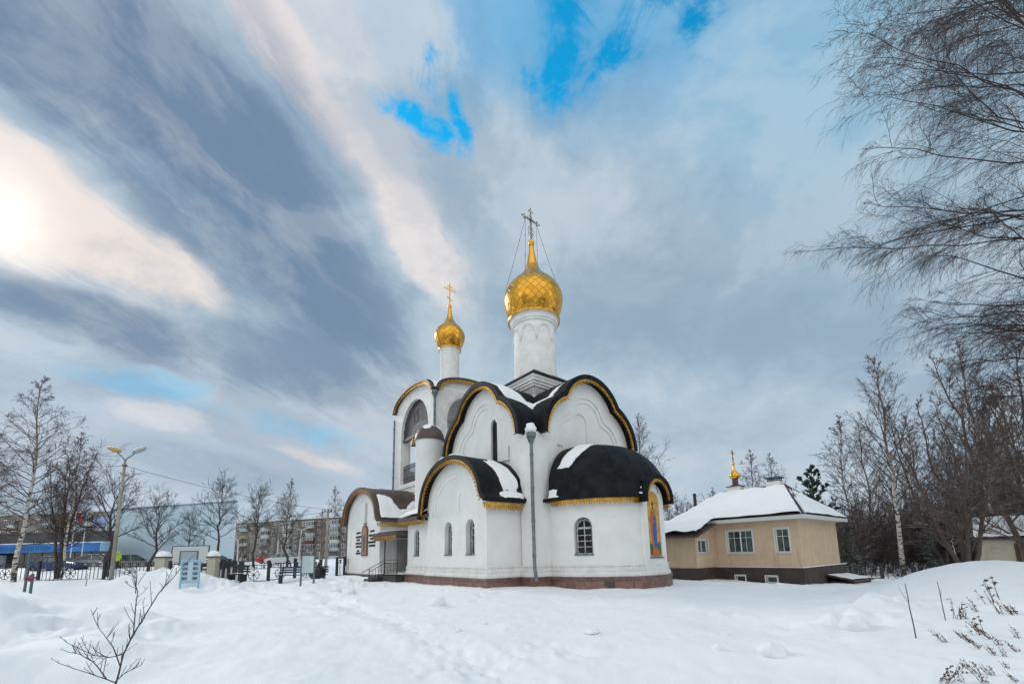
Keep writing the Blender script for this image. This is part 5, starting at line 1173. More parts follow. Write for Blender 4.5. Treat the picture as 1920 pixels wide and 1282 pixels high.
def pillar(px, Y, w, label):
    x, y, _ = at(px, 1050, Y); z = gz(x, y); o = empty('gate_pillar', (x, y, z), 0.08, label, 'pillar', 'brick gate pillars')
    h = 1.55+(0.0); MB().box(-w/2, w/2, -w/2, w/2, -.6, h).build('shaft', BRICKW, o); c = MB(); c.box(-w/2-.08, w/2+.08, -w/2-.08, w/2+.08, h, h+.1); co = c.build('cap', BROWNROOF, o)
    s = MB(); q = [(max(.01, (w/2+.1)*math.cos(t)**.7), h+.1+.42*math.sin(t)) for t in np.linspace(0, math.pi/2, 8)]; s.lathe(q, 24); s.v = [(a*1.1+.03*noise.noise(Vector((a*4, bb*4, cc*4))), bb*1.1, cc+.05*noise.noise(Vector((a*3, bb*3, 1)))) for a, bb, cc in s.v]; s.build('snow_cap', SNOWR, co, smooth=True)
pillar(306, 32.8, 0.70, 'cream brick gate pillar under the heavier snow cap, left of the notice boards'); pillar(401, 32.8, 0.60, 'cream brick gate pillar between the notice boards and the close-set fence')
LBLUE = mat('board_light_blue', (0.28, 0.47, 0.58), .55, fn=varied((0.26, 0.45, 0.57), (0.33, 0.52, 0.62), 1.0, bs=0)); FRB = mat('board_frame_grey', (0.10, 0.135, 0.15), .5)
def board(name, px, Y, w, h, zb, rot, label, face, frame, feet=2, thumbs=False, lines=False):
    x, y, _ = at(px, 1060, Y); z = gz(x, y); o = empty(name, (x, y, z), rot, label, 'notice board')
    f = MB()
    for s in (-1, 1): f.box(s*w/2-.04, s*w/2+.04, -.04, .04, -.3, zb+h+.04)
    f.box(-w/2+.04, w/2-.04, -.035, .035, zb+h-.02, zb+h+.05); f.box(-w/2+.04, w/2-.04, -.035, .035, zb-.05, zb); f.build('frame', frame, o)
    p = MB(); p.box(-w/2+.041, w/2-.041, -.02, .02, zb+.001, zb+h-.021); po = p.build('panel', face, o)
    if thumbs:
        for s in (-1, 1):
            for k in range(4): MB().box(s*w*.29-.14, s*w*.29+.14, -.028, -.0205, zb+h*(.12+.22*k), zb+h*(.12+.22*k)+h*.13).build('photo_print', mat('print_dark_blue', (0.05, 0.08, 0.13), .4, fn=varied((0.02, 0.035, 0.06), (0.20, 0.22, 0.25), 6, bs=0)), po)
        MB().box(-w*.13, w*.13, -.027, -.0205, zb+h*.06, zb+h*.9).build('text_column', mat('print_pale', (0.40, 0.55, 0.66), .5), po)
    if lines:
        q = MB(); rnd = random.Random(4)
        for k in range(15): zz = zb+h*(.92-.058*k); l = rnd.uniform(.5, .82); q.box(-w*.42, -w*.42+w*l, -.026, -.0205, zz, zz+.018)
        q.build('text_lines', mat('print_grey', (0.35, 0.40, 0.41), .6), po)
board('notice_board', 358, 25.5, 1.02, 1.28, 0.32, 0.05, 'light blue board of small photographs in front of the pillars', LBLUE, LBLUE, thumbs=True)
board('notice_board', 352.5, 29.5, 1.15, 1.75, 0.25, 0.05, 'tall grey framed board standing right behind the light blue one', mat('board_grey', (0.30, 0.36, 0.40), .6), FRB)
board('notice_board', 355, 36, 3.05, 1.45, 1.05, 0.02, 'wide white board in a thin dark frame behind the gate', mat('board_white', (0.55, 0.56, 0.57), .6), FRB)
board('notice_board', 577.5, 25.5, 0.78, 1.0, 0.62, -0.03, 'pale text board in a dark frame beside the blue bench', mat('board_pale', (0.50, 0.58, 0.59), .5), FRB, lines=True)
NAVY = mat('navy_bench_paint', (0.012, 0.03, 0.10), .5)
def bench(px, Y, L, rot, label, m):
    x, y, _ = at(px, 1080, Y); z = gz(x, y); o = empty('park_bench', (x, y, z), rot, label, 'bench', 'benches by the fence')
    b = MB(); 
    for k in range(3): b.box(-L/2, L/2, -.25+k*.14, -.13+k*.14, .40, .44)
    se = b.build('seat', m, o); b = MB()
    for k in range(3): b.box(-L/2, L/2, .2, .24, .55+k*.15, .66+k*.15)
    b.build('backrest', m, o)
    for s in (-1, 1):
        b = MB(); b.box(s*(L/2-.2)-.03, s*(L/2-.2)+.03, -.24, .2, -.3, .4); b.box(s*(L/2-.2)-.03, s*(L/2-.2)+.03, .18, .245, .4, .98); b.build('leg', IRON, o)
    snow_patch(lambda s, d, h: (s, -.25+d, .445+h), -L/2, L/2, 0, .42, lambda u, v: .35, .07, se, 7, 24, 8)
bench(567, 28.5, 3.2, 0.03, 'long navy blue bench behind the pale text board', NAVY); bench(446, 27.5, 1.5, -0.4, 'short dark snow dusted bench at the bend of the fence', IRON)
def bin_bag():
    x, y, _ = at(596, 1070, 28); z = gz(x, y); b = MB(); b.ball((0, 0, .42), .5, 10, 1.1)
    b.v = [(p[0]*(1-.25*(p[2]-.4))+.09*noise.noise(Vector((p[0]*4, p[1]*4, p[2]*4))), p[1]*.9+.09*noise.noise(Vector((p[0]*4+5, p[1]*4, p[2]*4))), max(-.1, p[2])) for p in b.v]; b.tube([(0, 0, .85), (.02, .02, 1.0), (.06, .02, 1.1)], [.12, .05, .11], 8)
    tag(b.build('refuse_sack', mat('black_plastic', (0.01, 0.01, 0.011), .3), None, smooth=True, loc=(x, y, z-.05)), 'bulging black sack at the end of the blue bench', 'sack')
bin_bag()
def fence_posts_near():
    for k, (px, pb, pt, Y, lab) in enumerate(((45, 1113, 1036, 20.5, 'tall teal grey metal stake standing alone in the snow before the left fence'), (56, 1116, 1075, 20.0, 'shorter dark metal stake carrying a faded wreath in the left snow'))):
        x, y, z0 = at(px, pb, Y); _, _, z1 = at(px, pt, Y); b = MB(); b.box(-.045, .045, -.03, .03, min(0, gz(x, y)-z0)-.3, z1-z0); o = b.build('metal_stake', mat('teal_grey_paint', (0.07, 0.11, 0.12), .5), None, loc=(x, y, z0)); tag(o, lab, 'stake')
    x, y, z = at(58, 1083, 19.85); b = MB(); rnd = random.Random(3)
    for k in range(40):
        p = Vector((rnd.gauss(0, .09), rnd.gauss(0, .06), rnd.gauss(0, .05))); b.ball(p, rnd.uniform(.03, .06), 4)
    tag(b.build('flower_wreath', mat('faded_pink', (0.25, 0.05, 0.10), .8, fn=varied((0.10, 0.05, 0.06), (0.45, 0.12, 0.20), 14, bs=0)), None, loc=(x, y, z)), 'faded pink artificial flower wreath tied to the shorter stake', 'wreath')
fence_posts_near()
# ------------------------------------------------------------------ lamps, utility pole, wires
CONC = mat('concrete_pole', (0.30, 0.28, 0.24), .9, fn=varied((0.34, 0.32, 0.28), (0.22, 0.20, 0.17), 1.5))
def street_lamp():
    Y = 31.5; x, y, _ = at(209, 1080, Y); z = gz(x, y); xt, yt, zt = at(231, 866, Y)
    o = empty('street_lamp', (x, y, z), 0, 'concrete street lamp with two arms, one head yellowed', 'street lamp'); H = zt-z
    MB().tube([(0, 0, -.3), (0, 0, H)], [.145, .085], 12).build('pole', CONC, o, smooth=True); MB().box(-.12, .12, -.12, .12, H-.35, H-.2).build('clamp', CROSSM, o)
    for s, m, dx, dz in ((-1, mat('yellowed_lamp', (0.42, 0.26, 0.04), .4), -.95, 1.05), (1, mat('grey_lamp', (0.36, 0.39, 0.40), .4), 1.0, .95)):
        a = MB(); a.tube([(0, 0, H-.3), (0, 0, H), (s*.1, 0, H+.25), (dx*.8, 0, H+dz*.8)], .045, 8); ao = a.build('lamp_arm', ZINC, o, smooth=True)
        h = MB(); h.ball((0, 0, 0), .27, 8); h.v = [(p[0]*2.1, p[1]*.95, p[2]*.62) for p in h.v]; ho = h.build('lamp_head', m, ao, smooth=True); ho.location = (dx, 0, H+dz*.95); ho.rotation_euler = (0, -s*.35, 0)
    return x, y, z+H
LP = street_lamp()
def thin_lamp(pb, pt, pyb, pyt, Y, label, side, m):
    x, y, z0 = at(pb, pyb, Y); xt, _, zt = at(pt, pyt, Y); z = gz(x, y); z = min(z, z0+.3); H = zt-z; o = empty('lamp_post', (x, y, z), 0, label, 'lamp post', 'slim lamp posts along the street')
    MB().tube([(0, 0, -.3), (xt-x, 0, H)], [.09, .06], 8).build('pole', m, o); h = MB()
    for s in side: h.tube([(xt-x, 0, H), (xt-x+s*.5, 0, H+.25), (xt-x+s*1.3, 0, H+.35)], .045, 6); h.box(xt-x+s*1.1-.3, xt-x+s*1.1+.3, -.12, .12, H+.3, H+.42)
    h.build('lamp_head', m, o)
thin_lamp(445, 447, 1050, 1012, 48, 'slim pale lamp post with one arm near the hall corner', (-1,), FASCIA); thin_lamp(559, 565, 1050, 994, 52, 'slim white lamp post with two arms before the apartments', (-1, 1), FASCIA); thin_lamp(520, 522, 1050, 1005, 58, 'slim pale bare post before the apartments', (), FASCIA)
thin_lamp(381, 383, 1032, 1010, 40, 'short dark lamp post rising behind the wide white board', (-1,), FRB)
def utility_pole():
    Y = 46; x, y, z0 = at(611, 1056, Y); xt, _, zt = at(617, 957, Y); z = gz(x, y); H = zt-z; o = empty('utility_pole', (x, y, z), 0, 'grey concrete utility pole with a small insulator crossarm', 'utility pole')
    MB().tube([(0, 0, -.3), (0, 0, H)], [.16, .11], 10).build('pole', CONC, o, smooth=True); c = MB(); c.box(-.4, .4, -.05, .05, H-.15, H-.05)
    for s in (-.35, 0, .35): c.tube([(s, 0, H-.05), (s, 0, H+.18)], .06, 6)
    c.build('crossarm', IRON, o); return x, y, z+H
UP = utility_pole()
def wire(p, q, sag, label, r=.018):
    p, q = Vector(p), Vector(q); b = MB().tube([p.lerp(q, k/24)-Vector((0, 0, sag*4*(k/24)*(1-k/24))) for k in range(25)], r, 4); tag(b.build('power_line', IRON), label, 'power line')
wire(LP[:2]+(LP[2]-.28,), (UP[0], UP[1], UP[2]+.1), .4, 'thin power line from the twin lamp to the utility pole'); wire(LP[:2]+(LP[2]-.3,), tuple(at(-60, 858, 33)), .3, 'thin power line leaving the twin lamp towards the tall birch')
wire((UP[0], UP[1], UP[2]-.1), tuple(at(340, 985, 60)), .3, 'lower power line running from the utility pole across the pale hall')
def house_pole():
    Y = 36; x, y, z0 = at(1311, 1030, Y); _, _, zt = at(1306, 925, Y); z = gz(x, y); o = empty('utility_pole', (x, y, z), 0, 'dark wooden utility pole behind the low end of the beige house', 'utility pole')
    MB().tube([(0, 0, -.3), (0, 0, zt-z)], .14, 8).build('pole', BARK, o); b = MB(); b.tube([(0, 0, zt-z-.3), (.6, 0, zt-z), (1.0, .2, zt-z-.7), (.7, 0, zt-z-1.3)], .02, 4); b.build('cable_loop', IRON, o)
    hx = HSX+3*math.cos(CHR)-5*math.sin(CHR); hy = HSY+3*math.sin(CHR)+5*math.cos(CHR); wire((x, y, zt-.6), (hx, hy, 5.7), .25, 'thin power line from the wooden pole to the house roof')
house_pole()
# ------------------------------------------------------------------ cars and people beyond the fence
def car(px, Y, rot, m, label, snow=True, zoff=0.0, L=4.3, suv=False):
    x, y, _ = at(px, 1050, Y); z = gz(x, y)+zoff; o = empty('parked_car', (x, y, z), rot, label, 'car', 'cars parked beyond the fence'); h = 1.0; zr = 1.62 if suv else 1.46; W = .88
    side = [(-L/2, .45), (-L/2+.02, .85), (-L/2+.25, .98), (-.95, 1.02), (1.0, 1.0), (L/2-.5, .86), (L/2-.04, .70), (L/2, .42), (L/2-.25, .24), (-L/2+.2, .24)]
    b = MB(); n = len(side); ws = [.78, .88, 1, .95]
    secs = [(-1, .86), (-.9, 1.0), (.9, 1.0), (1, .86)]; bb = len(b.v)
    for yy, k in secs:
        for a, zz in side: b.v.append((a*(.97 if k < 1 else 1), yy*W, .6+(zz-.6)*k))
    for i in range(3):
        for k in range(n): j = (k+1) % n; b.face((bb+i*n+k, bb+i*n+j, bb+(i+1)*n+j, bb+(i+1)*n+k))
    b.face([bb+k for k in range(n)]); b.face([bb+3*n+k for k in range(n)][::-1]); body = b.build('body', m, o, smooth=True, auto=40)
    cab = [(-1.75 if not suv else -2.0, .99), (-1.1 if not suv else -1.8, zr-.03), (-.3, zr), (.35, zr-.04), (1.15, .98)]
    g = MB(); bb = len(g.v)
    for s in (-1, 1):
        for a, zz in cab: g.v.append((a, s*(W-.04-(zz-.98)*.36), zz))
    k = len(cab)
    for i in range(k-1): g.face((bb+i, bb+i+1, bb+k+i+1, bb+k+i))
    g.face([bb+i for i in range(k)]); g.face([bb+k+i for i in range(k)][::-1]); g.build('window', PANE, o)
    p = MB(); tw = W-.04-(zr-.98)*.36+.02
    p.grid(lambda u, v: (np.interp(u, [0, .2, .6, 1], [cab[1][0]-.05, cab[1][0]+.3, 0, cab[3][0]+.08]), v*tw, zr+.012-.03*abs(u-.5)-.02*v*v), np.linspace(0, 1, 8), np.linspace(-1, 1, 7))
    for s in (-1, 1):
        for a0_, a1_ in ((cab[4], cab[3]), (cab[0], cab[1]), ((-.25, .99), (-.3, zr))): p.bar((a0_[0], s*(W-.03), a0_[1]), (a1_[0], s*(tw-.01), a1_[1]), .06)
    ro = p.build('roof', m, o)
    if snow: snow_patch(lambda u, v, hh: (cab[1][0]+u*(cab[3][0]-cab[1][0]), v*tw, zr+.01+hh), -.05, 1.1, -1, 1, lambda u, v: .4, .14, ro, 5, 16, 12)
    for a in (-L*.31, L*.31):
        for s in (-1, 1):
            t = MB(); t.lathe([(.18, -.1), (.31, -.1), (.33, 0), (.31, .1), (.18, .1)], 18); t.v = [(u, w_, v) for u, v, w_ in t.v]; t.v = [(a+p_[0], s*(W-.08)+p_[1], .32+p_[2]) for p_ in t.v]; wo = t.build('wheel', mat('tyre', (0.015, 0.015, 0.015), .8), o)
            r = MB(); r.lathe([(.01, .09), (.17, .07), (.18, .0)], 12); r.v = [(a+u, s*(W-.08)+s*w_, .32+v) for u, v, w_ in r.v]; r.build('rim', ZINC, wo)
    for s in (-1, 1):
        MB().box(-L/2-.02, -L/2+.12, s*W*.72-.16, s*W*.72+.16, .68, .86).build('tail_light', mat('tail_light_red', (0.45, 0.02, 0.015), .3), o); MB().box(L/2-.16, L/2-.0, s*W*.7-.18, s*W*.7+.18, .60, .74).build('headlight', mat('headlight_glass', (0.6, 0.6, 0.6), .15), o)
    return o
car(108, 44, 0.06, mat('dark_blue_paint', (0.02, 0.05, 0.16), .25), 'dark blue car with a snowy roof beside the second birch', zoff=-.15, L=4.5)
car(184, 46, 0.4, mat('silver_paint', (0.36, 0.38, 0.40), .3, .4), 'silver car mostly hidden behind the dark clothed person', zoff=-.1)
car(243, 44, 1.15, mat('beige_silver_paint', (0.34, 0.31, 0.29), .3, .3), 'muddy silver estate car with red tail lights turned to the church', snow=False, suv=True, zoff=0.0)
car(530, 58, 3.05, mat('white_paint', (0.5, 0.52, 0.53), .3), 'white car half behind snow in front of the apartment block', zoff=.3)
car(512, 66, 0.2, mat('red_paint', (0.36, 0.03, 0.02), .3), 'red car half hidden behind the white car', snow=True, zoff=.25)
car(392, 40, 0.1, mat('black_paint', (0.012, 0.014, 0.016), .3), 'dark car under thick snow behind the right pillar', zoff=-.1)
SKIN = mat('skin', (0.45, 0.26, 0.19), .6)
def person(px, Y, rot, label, jacket, trousers, hood, arm=(0.5, 0.2), stripe=None):
    x, y, _ = at(px, 1050, Y); z = gz(x, y); o = empty('person', (x, y, z-.05), rot, label, 'person')
    J = {'pel': (0, 0, .95), 'chest': (0, .02, 1.28), 'neck': (0, .0, 1.48), 'head': (0, .02, 1.60), 'top': (0, .02, 1.74), 'lhip': (-.10, 0, .9), 'lkn': (-.12, .03, .5), 'lan': (-.13, 0, .08), 'lto': (-.14, .16, .03), 'rhip': (.10, 0, .9), 'rkn': (.13, .06, .5), 'ran': (.13, .0, .08), 'rto': (.15, .17, .03),
         'lsh': (-.20, 0, 1.40), 'lel': (-.29, .02, 1.13), 'lwr': (-.24, .20, .98), 'lha': (-.22, .28, .97), 'rsh': (.20, 0, 1.40), 'rel': (.30, .03, 1.14), 'rwr': (.26, .12+arm[0]*.2, .92+arm[1]*.3), 'rha': (.25, .20+arm[0]*.2, .90+arm[1]*.3)}
    E = [('pel', 'chest'), ('chest', 'neck'), ('neck', 'head'), ('head', 'top'), ('pel', 'lhip'), ('lhip', 'lkn'), ('lkn', 'lan'), ('lan', 'lto'), ('pel', 'rhip'), ('rhip', 'rkn'), ('rkn', 'ran'), ('ran', 'rto'), ('chest', 'lsh'), ('lsh', 'lel'), ('lel', 'lwr'), ('lwr', 'lha'), ('chest', 'rsh'), ('rsh', 'rel'), ('rel', 'rwr'), ('rwr', 'rha')]
    Rr = {'pel': .17, 'chest': .19, 'neck': .075, 'head': .105, 'top': .085, 'lhip': .11, 'rhip': .11, 'lkn': .08, 'rkn': .08, 'lan': .06, 'ran': .06, 'lto': .05, 'rto': .05, 'lsh': .095, 'rsh': .095, 'lel': .07, 'rel': .07, 'lwr': .055, 'rwr': .055, 'lha': .045, 'rha': .045}
    ks = list(J); me = bpy.data.meshes.new('body'); me.from_pydata([J[k] for k in ks], [(ks.index(a), ks.index(b)) for a, b in E], []); tmp = bpy.data.objects.new('tmp', me); COL.objects.link(tmp)
    md = tmp.modifiers.new('s', 'SKIN'); 
    for i, k in enumerate(ks): me.skin_vertices[0].data[i].radius = (Rr[k], Rr[k]*.82)
    me.skin_vertices[0].data[0].use_root = True; tmp.modifiers.new('d', 'SUBSURF').levels = 1
    dg = bpy.context.evaluated_depsgraph_get(); m2 = bpy.data.meshes.new_from_object(tmp.evaluated_get(dg)); bpy.data.objects.remove(tmp)
    m2.materials.clear()
    for m in (jacket, trousers, SKIN, stripe or jacket): m2.materials.append(m)
    for p in m2.polygons:
        c = p.center; p.use_smooth = True
        if c.z > 1.5: p.material_index = 2
        elif c.z < .84 : p.material_index = 1
        elif stripe and 1.08 < c.z < 1.14: p.material_index = 3
        elif c.y > .24 and c.z < 1.05: p.material_index = 2
    b = bpy.data.objects.new('body', m2); COL.objects.link(b); b.parent = o
    h = MB(); h.lathe([(.13, 1.48), (.145, 1.56), (.14, 1.66), (.11, 1.75), (.05, 1.79), (.004, 1.8)], 16, (0, -.015, 0), RAD(125), RAD(415)); h.build('hood', hood, o, smooth=True)
    f = MB(); f.ball((0, .125, 1.60), .018, 4); 
    for s in (-1, 1): f.ball((s*.036, .112, 1.635), .012, 4)
    f.build('face', mat('face_dark', (0.12, 0.06, 0.05), .6), o)
BLKC = mat('black_cloth', (0.012, 0.012, 0.015), .9); HIV = mat('yellow_hi_vis', (0.55, 0.75, 0.02), .7); 
person(203, 41, 0.4, 'person in dark jacket and cap standing beside the silver car', BLKC, BLKC, BLKC)
person(220, 41.5, 1.2, 'person in bright yellow hooded jacket standing behind the street lamp', HIV, BLKC, HIV, stripe=mat('silver_stripe', (.6, .6, .6), .3))
# ------------------------------------------------------------------ trees: tapered limbs grown level by level, skinned in one go
def unit(v): return v/np.maximum(np.linalg.norm(v, axis=-1, keepdims=True), 1e-9)
def perp(rng, t):
    r = rng.normal(size=t.shape); r -= t*(r*t).sum(-1, keepdims=True); return unit(r)
def curves(rng, S, D, L, k, g, wob, up=0.0):
    """k points of N curves from S along D with length L, bent by gravity g (per unit length) and wobble"""
    s = np.linspace(0, 1, k)[None, :, None]; P = S[:, None] + D[:, None]*s*L[:, None, None]
    P[..., 2] += (g*L[:, None])*(s[..., 0]**2)*0.5
    w = rng.normal(size=(len(S), k, 3))*wob*L[:, None, None]/k; w[:, 0] = 0; return P+np.cumsum(w, 1)
def skin(P, R0, R1, n, V, F):
    N, k, _ = P.shape; T = np.gradient(P, axis=1); T = unit(T); ref = np.where(np.abs(T[..., 2:3]) > .9, np.array([1.0, 0, 0]), np.array([0, 0, 1.0])); A = unit(np.cross(T, ref)); B = np.cross(T, A)
    r = (R0[:, None]+(R1-R0)[:, None]*np.linspace(0, 1, k)[None])[..., None, None]; an = 2*np.pi*np.arange(n)/n
    ring = P[:, :, None]+r*(A[:, :, None]*np.cos(an)[None, None, :, None]+B[:, :, None]*np.sin(an)[None, None, :, None])
    b = sum(len(v) for v in V); V.append(ring.reshape(-1, 3)); idx = b+np.arange(N*k*n).reshape(N, k, n); nx = np.roll(idx, -1, 2)
    F.append(np.stack([idx[:, :-1], nx[:, :-1], nx[:, 1:], idx[:, 1:]], -1).reshape(-1, 4))
def children(rng, P, L, R, per, s0, s1, ang, frac, fall=0.5, rk=0.45, tang=None):
    N, k, _ = P.shape; idx = np.repeat(np.arange(N), per); s = rng.uniform(s0, s1, len(idx)); f = s*(k-1); i = np.minimum(f.astype(int), k-2); w = (f-i)[:, None]
    S = P[idx, i]*(1-w)+P[idx, i+1]*w; T = unit(P[idx, i+1]-P[idx, i]); a = np.radians(rng.normal(ang, ang*.22, len(idx)))[:, None]; D = unit(T*np.cos(a)+perp(rng, T)*np.sin(a))
    l = L[idx]*frac*(1-fall*s)*rng.uniform(.6, 1.2, len(idx)); return S, D, l, R[idx]*rk*(1-.6*s)
def grow(name, seed, H, r0, lean=(0, 0), n=30, t0=0.2, Lmax=4.0, shape=lambda t: 1-t, a_lo=70, a_hi=30, g1=0.25, per2=8, per3=7, per4=0, g3=-0.5, tw=0.006, wob=0.15, trunks=1, tmat=None, cmat=None, f2=.5, f3=.5, a2=42, loc=(0, 0, 0), az=None, spread=.35, wobt=.10, lr=.45):
    rng = np.random.default_rng(seed); TV, TF_, V, F = [], [], [], []
    S0 = np.zeros((trunks, 3)); d = np.tile(np.array([lean[0], lean[1], 1.0]), (trunks, 1))
    if trunks > 1: ph = np.arange(trunks)*2*np.pi/trunks+rng.uniform(0, 1); d[:, 0] += np.cos(ph)*spread; d[:, 1] += np.sin(ph)*spread
    Ls = H*rng.uniform(.85, 1.0, trunks); Ls[0] = H; TP = curves(rng, S0, unit(d), Ls/unit(d)[:, 2], 12, .05 if trunks == 1 else .25, wobt); TP[:, 0, 2] -= .4
    skin(TP, np.full(trunks, r0), np.full(trunks, r0*.10), 9, TV, TF_)
    S, D, L, R = [], [], [], []
    for q in range(trunks):
        t = t0+(1-t0)*(np.arange(n)+rng.uniform(0, 1, n))/n; t = np.minimum(t, .985); f = t*11; i = np.minimum(f.astype(int), 10); w = (f-i)[:, None]
        S.append(TP[q, i]*(1-w)+TP[q, i+1]*w); a = np.radians(a_lo+(a_hi-a_lo)*(t-t0)/(1-t0)+rng.normal(0, 7, n)); ph = np.arange(n)*2.4+rng.uniform(0, .8, n) if az is None else rng.uniform(az[0], az[1], n)
        D.append(np.stack([np.sin(a)*np.cos(ph), np.sin(a)*np.sin(ph), np.cos(a)], -1)); L.append(Lmax*np.array([max(.12, shape((x-t0)/(1-t0))) for x in t])*rng.uniform(.75, 1.15, n)); R.append(r0*(1-.9*t)*lr+.008)
    S, D, L, R = map(np.concatenate, (S, D, L, R))
    P1 = curves(rng, S, D, L, 9, g1, wob); skin(P1, R, R*.15+tw*.6, 5, V, F)
    S, D, l2, r2 = children(rng, P1, L, R, per2, .18, .98, a2, f2); D[:, 2] += .12; D = unit(D); P2_ = curves(rng, S, D, l2, 6, g3*.4, wob); skin(P2_, np.maximum(r2, tw*1.3), np.full(len(r2), tw), 4, V, F)
    S, D, l3, r3 = children(rng, P2_, l2, r2, per3, .12, 1.0, 36, f3, .4); P3 = curves(rng, S, D, np.maximum(l3, .12), 5, g3, wob); skin(P3, np.full(len(l3), tw), np.full(len(l3), tw*.5), 3, V, F)
    if per4: S, D, l4, r4 = children(rng, P3, l3, r3, per4, .15, 1.0, 32, .6, .3); P4 = curves(rng, S, D, np.maximum(l4, .1), 4, g3, wob); skin(P4, np.full(len(l4), tw*.7), np.full(len(l4), tw*.35), 3, V, F)
    return np.concatenate(TV), np.concatenate(TF_), np.concatenate(V), np.concatenate(F), tmat or BARK, cmat or BARK
PROTO = {}
def tree(kind, px, Y, label, s=1.0, rz=0.0, group=None, name=None, base=1050, xy=None, sz=None, cat='tree'):
    x, y = xy if xy else at(px, base, Y)[:2]; z = gz(x, y); o = empty(name or kind[1], (x, y, z-.05), rz, label, cat, group); o.scale = (s, s, sz or s)
    k = kind[0]
    if k not in PROTO:
        tv, tf, v, f, tm, cm = grow(k, **KINDS[k]); PROTO[k] = (mesh_np('trunk', tv, tf, tm, o, True), mesh_np('crown', v, f, cm, o, False))
    else:
        for p in PROTO[k]: c = p.copy(); COL.objects.link(c); c.parent = o
    return o
crownB = lambda t: (1-t)**.75*(.45+1.6*min(t, .35)); roundc = lambda t: (1-.75*t)*(.7+.6*min(t, .4))
KINDS = {
 'birch': dict(seed=11, H=15, r0=.16, n=54, t0=.18, Lmax=6.4, shape=crownB, a_lo=66, a_hi=34, g1=-.07, per2=12, per3=11, g3=-.9, tw=.0055, tmat=BIRCHM, cmat=TWIGB, lr=.30),
 'birchslim': dict(seed=12, H=14, r0=.12, n=46, t0=.26, Lmax=4.0, shape=crownB, a_lo=50, a_hi=22, g1=.12, per2=9, per3=9, g3=-.5, tw=.007, tmat=BIRCHM, cmat=TWIGB, lr=.32),
 'birchtall': dict(seed=13, H=17, r0=.18, n=54, t0=.20, Lmax=6.4, shape=crownB, a_lo=48, a_hi=24, g1=.14, per2=10, per3=9, g3=-.25, tw=.007, tmat=BIRCHM, cmat=TWIGB, lr=.32),
 'round': dict(seed=14, H=6.0, r0=.15, n=17, t0=.36, Lmax=3.7, shape=lambda t: .95-.25*t, a_lo=62, a_hi=22, g1=.14, per2=13, per3=9, g3=.12, tw=.006, lr=.42, wobt=.16),
 'round2': dict(seed=15, H=6.2, r0=.12, n=20, t0=.36, Lmax=3.1, shape=lambda t: .95-.3*t, a_lo=60, a_hi=20, g1=.14, per2=13, per3=9, g3=.08, tw=.0055, lr=.38, wobt=.14),
 'multi': dict(seed=16, H=9.5, r0=.12, n=18, t0=.26, Lmax=4.2, shape=roundc, a_lo=46, a_hi=22, g1=.2, per2=10, per3=8, g3=.2, tw=.007, trunks=4, spread=.16, lr=.36),
 'multis': dict(seed=17, H=12.5, r0=.16, n=19, t0=.16, Lmax=4.2, shape=roundc, a_lo=50, a_hi=18, g1=.22, per2=10, per3=8, g3=.2, tw=.008, trunks=4, spread=.22, tmat=BARKS, cmat=BARKS, lr=.38),
 'dense': dict(seed=18, H=11, r0=.13, n=24, t0=.12, Lmax=4.0, shape=roundc, a_lo=54, a_hi=20, g1=.14, per2=10, per3=8, g3=.0, tw=.008, trunks=2, spread=.15, tmat=BARKS, cmat=BARKS, lr=.36),
 'bush': dict(seed=19, H=3.4, r0=.03, n=12, t0=.06, Lmax=1.7, shape=roundc, a_lo=50, a_hi=20, g1=.2, per2=7, per3=6, g3=.0, tw=.007, trunks=7, spread=.45, tmat=BARKS, cmat=BARKS),
 'spruce': dict(seed=20, H=7.5, r0=.12, n=52, t0=.04, Lmax=2.1, shape=lambda t: (1-t)**.9, a_lo=95, a_hi=65, g1=-.15, per2=13, per3=15, g3=-.15, tw=.017, wob=.2, cmat=NEEDLE, f2=.45, f3=.45, a2=48),
 'pine': dict(seed=21, H=6.5, r0=.11, n=26, t0=.25, Lmax=1.9, shape=lambda t: (1-t)**.7*.9+.12, a_lo=72, a_hi=28, g1=.45, per2=9, per3=30, g3=.25, tw=.019, wob=.2, cmat=NEEDLEP, f2=.42, f3=.55, a2=40),
}
B, BS, BT = ('birch', 'birch_tree'), ('birchslim', 'birch_tree'), ('birchtall', 'birch_tree'); RO, RO2, MU = ('round', 'bare_tree'), ('round2', 'bare_tree'), ('multi', 'bare_tree'); MS, DN = ('multis', 'bare_tree'), ('dense', 'bare_tree')
# left side and street
tree(B, 32, 31.5, 'tall birch with drooping twigs and black marked white trunk, standing before the left fence', 1.02, 0.3)
tree(B, -55, 34, 'birch at the left picture edge reaching its drooping twigs into view', .8, 2.2)
tree(BS, 117, 34.5, 'slender birch with a crooked pale trunk between the blue car and the fence', .85, 1.0)
tree(MU, 112, 36, 'dark many stemmed bare tree right behind the crooked birch', 1.0, .4)
tree(RO, 205, 37, 'bare dark tree standing just behind the twin street lamp', 1.25, 2.0)
tree(RO, 281, 39, 'bare spreading tree with a forked crown before the pale hall, beside the lamp', 1.0, .9)
tree(RO2, 352, 44, 'small thin bare tree rising behind the wide white board', .75, 1.4)
tree(RO2, 408, 41, 'bare tree with a slim dark trunk and fan crown behind the right brick pillar', 1.12, 3.3)
tree(RO2, 476, 46, 'bare tree with a thin straight trunk before the left half of the apartments', 1.12, 5.0)
tree(RO, 538, 50, 'bare tree with a few clinging leaves before the middle of the apartments', 1.0, 4.0)
tree(BS, 598, 52, 'small snow dusted birch low before the apartment brickwork', .5, 2.0)
tree(RO, 648, 52, 'bare tree close against the narthex corner', 1.0, .2)
for k, px in enumerate((470, 500, 535, 560, 600, 625, 668)): tree((RO2, RO, BS)[k % 3], px, 190+k*3, 'distant bare tree poking above the apartment roof', 2.7-.2*(k % 2), k*1.1, 'distant trees behind the apartments')
